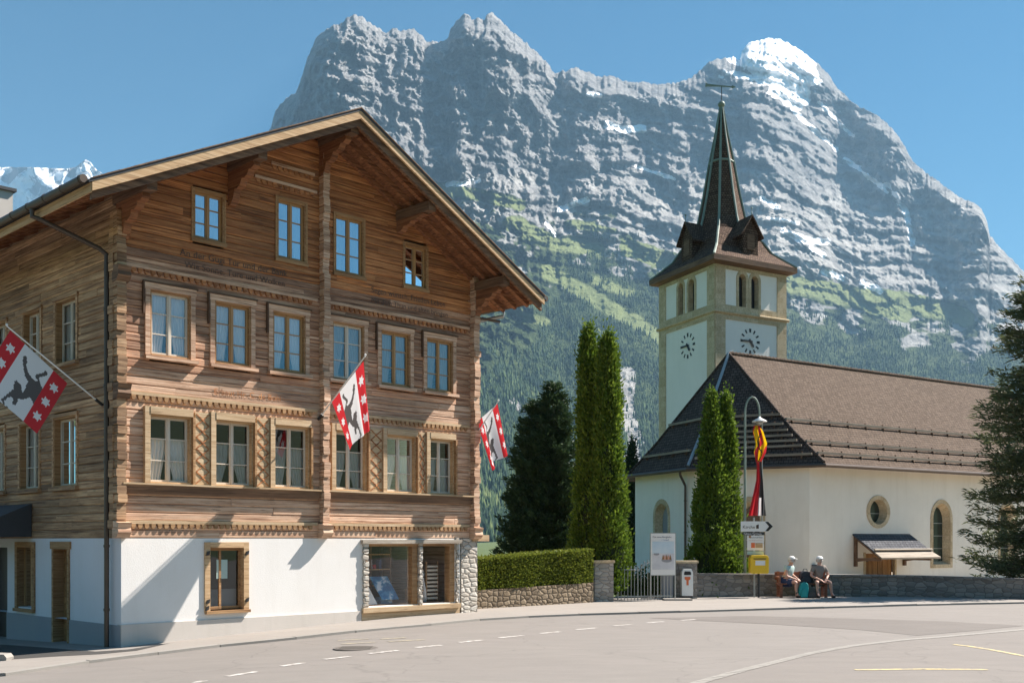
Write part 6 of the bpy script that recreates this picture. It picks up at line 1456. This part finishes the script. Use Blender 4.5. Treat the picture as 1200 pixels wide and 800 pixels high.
# right: man facing the street, hands together between the knees
J, E_ = seated((-.30, -.14, .70), (-.10, -.36, .58), (.30, -.12, .70), (.12, -.34, .57), (-.21, -.42, .50), (.24, -.40, .50), (-.20, -.44, .11), (.30, -.40, .11), leanf=.06)
def cl(p, g, J, T):
    g('shirt', ['waist', 'chest', 'neckb', 'pelvis', 'lsh', 'rsh', 'lm', 'rm'], [('waist', 'chest'), ('chest', 'neckb'), ('waist', 'pelvis'), ('chest', 'lsh'), ('chest', 'rsh'), ('lsh', 'lm'), ('rsh', 'rm')], 'shirt_grey', .018, {'lm': lerp(J['lsh'], J['lel'], .65), 'rm': lerp(J['rsh'], J['rel'], .65), 'neckb': (J['neckb'][0], J['neckb'][1], 1.0, .07), 'pelvis': (0, 0, .54, .13)})
    g('shorts', ['pelvis', 'lhip', 'lth', 'rhip', 'rth', 'lk', 'rk'], [('pelvis', 'lhip'), ('lhip', 'lth'), ('lth', 'lk'), ('pelvis', 'rhip'), ('rhip', 'rth'), ('rth', 'rk')], 'shorts_dark', .020, {'lk': lerp(J['lth'], J['lkn'], .6), 'rk': lerp(J['rth'], J['rkn'], .6)})
    headgear(p, J, T, 10); shoes(p, J, T, 'leather', 'shorts_dark')
person((wx(956), Yq - .22, SW), 8, 'person in grey shirt, dark shorts and white cap sitting on the right of the bench', dict(J=J, E=E_, clothes=cl))
# left: turned sideways towards the other, knees to the right
J, E_ = seated((-.27, -.16, .70), (-.08, -.36, .60), (.28, -.10, .72), (.12, -.36, .60), (-.12, -.44, .50), (.12, -.42, .51), (-.12, -.46, .11), (.16, -.40, .11), leanf=.12)
def cl(p, g, J, T):
    g('shirt', ['waist', 'chest', 'neckb', 'pelvis', 'lsh', 'rsh', 'lm', 'rm'], [('waist', 'chest'), ('chest', 'neckb'), ('waist', 'pelvis'), ('chest', 'lsh'), ('chest', 'rsh'), ('lsh', 'lm'), ('rsh', 'rm')], 'shirt_pale', .018, {'lm': lerp(J['lsh'], J['lel'], .5), 'rm': lerp(J['rsh'], J['rel'], .5), 'neckb': (J['neckb'][0], J['neckb'][1], 1.0, .07), 'pelvis': (0, 0, .54, .13)})
    g('shorts', ['pelvis', 'lhip', 'lth', 'rhip', 'rth', 'lk', 'rk'], [('pelvis', 'lhip'), ('lhip', 'lth'), ('lth', 'lk'), ('pelvis', 'rhip'), ('rhip', 'rth'), ('rth', 'rk')], 'navy', .020, {'lk': lerp(J['lth'], J['lkn'], .5), 'rk': lerp(J['rth'], J['rkn'], .5)})
    headgear(p, J, T, 62); shoes(p, J, T, 'leather', 'shorts_dark')
person((wx(918), Yq - .24, SW), 48, 'person in pale shirt and blue shorts on the left of the bench, turned sideways', dict(J=J, E=E_, clothes=cl))
# rucksack on the bench, teal bag on the ground
def bag(name, c, w, d_, h, mat, label, lean=0.0):
    b = empty(name, c, label, 'bag'); f = frame(c, X_, Y_); mb = MB(); pr_ = [(-.46, 0), (.46, 0), (.5, .1), (.48, .6), (.38, .88), (.15, 1), (-.15, 1), (-.38, .88), (-.48, .6), (-.5, .1)]
    mb.prism(f, [(x * w + lean * z, z * h) for x, z in pr_], -d_ / 2, d_ / 2); o = mb.build('body', mat, b); md = o.modifiers.new('b', 'BEVEL'); md.width = .04; md.segments = 3
    mb = MB(); mb.prism(f, [(x * w * .7 + lean * z, z * h * .5 + h * .08) for x, z in pr_], -d_ / 2 - .07, -d_ / 2 + .01); mb.build('pocket', mat, b)
    mb = MB(); mb.tube([f(-.07 + lean, 0, h * .97), f(-.05 + lean, 0, h + .07), f(.05 + lean, 0, h + .07), f(.07 + lean, 0, h * .97)], .012, 6); mb.build('handle', 'iron', b); return b
bag('rucksack', Vector((wx(941), Yq - .24, SW + .46)), .36, .26, .38, 'backpack', 'black rucksack standing on the bench between the two people')
bag('teal_bag', Vector((wx(934), Yq - .62, SW)), .30, .24, .50, 'teal', 'teal bag standing on the ground in front of the bench', .05)
bag('dark_bag', Vector((wx(944), Yq - .55, SW)), .34, .24, .34, 'shorts_dark', 'dark bag under the rucksack, on the ground before the bench')
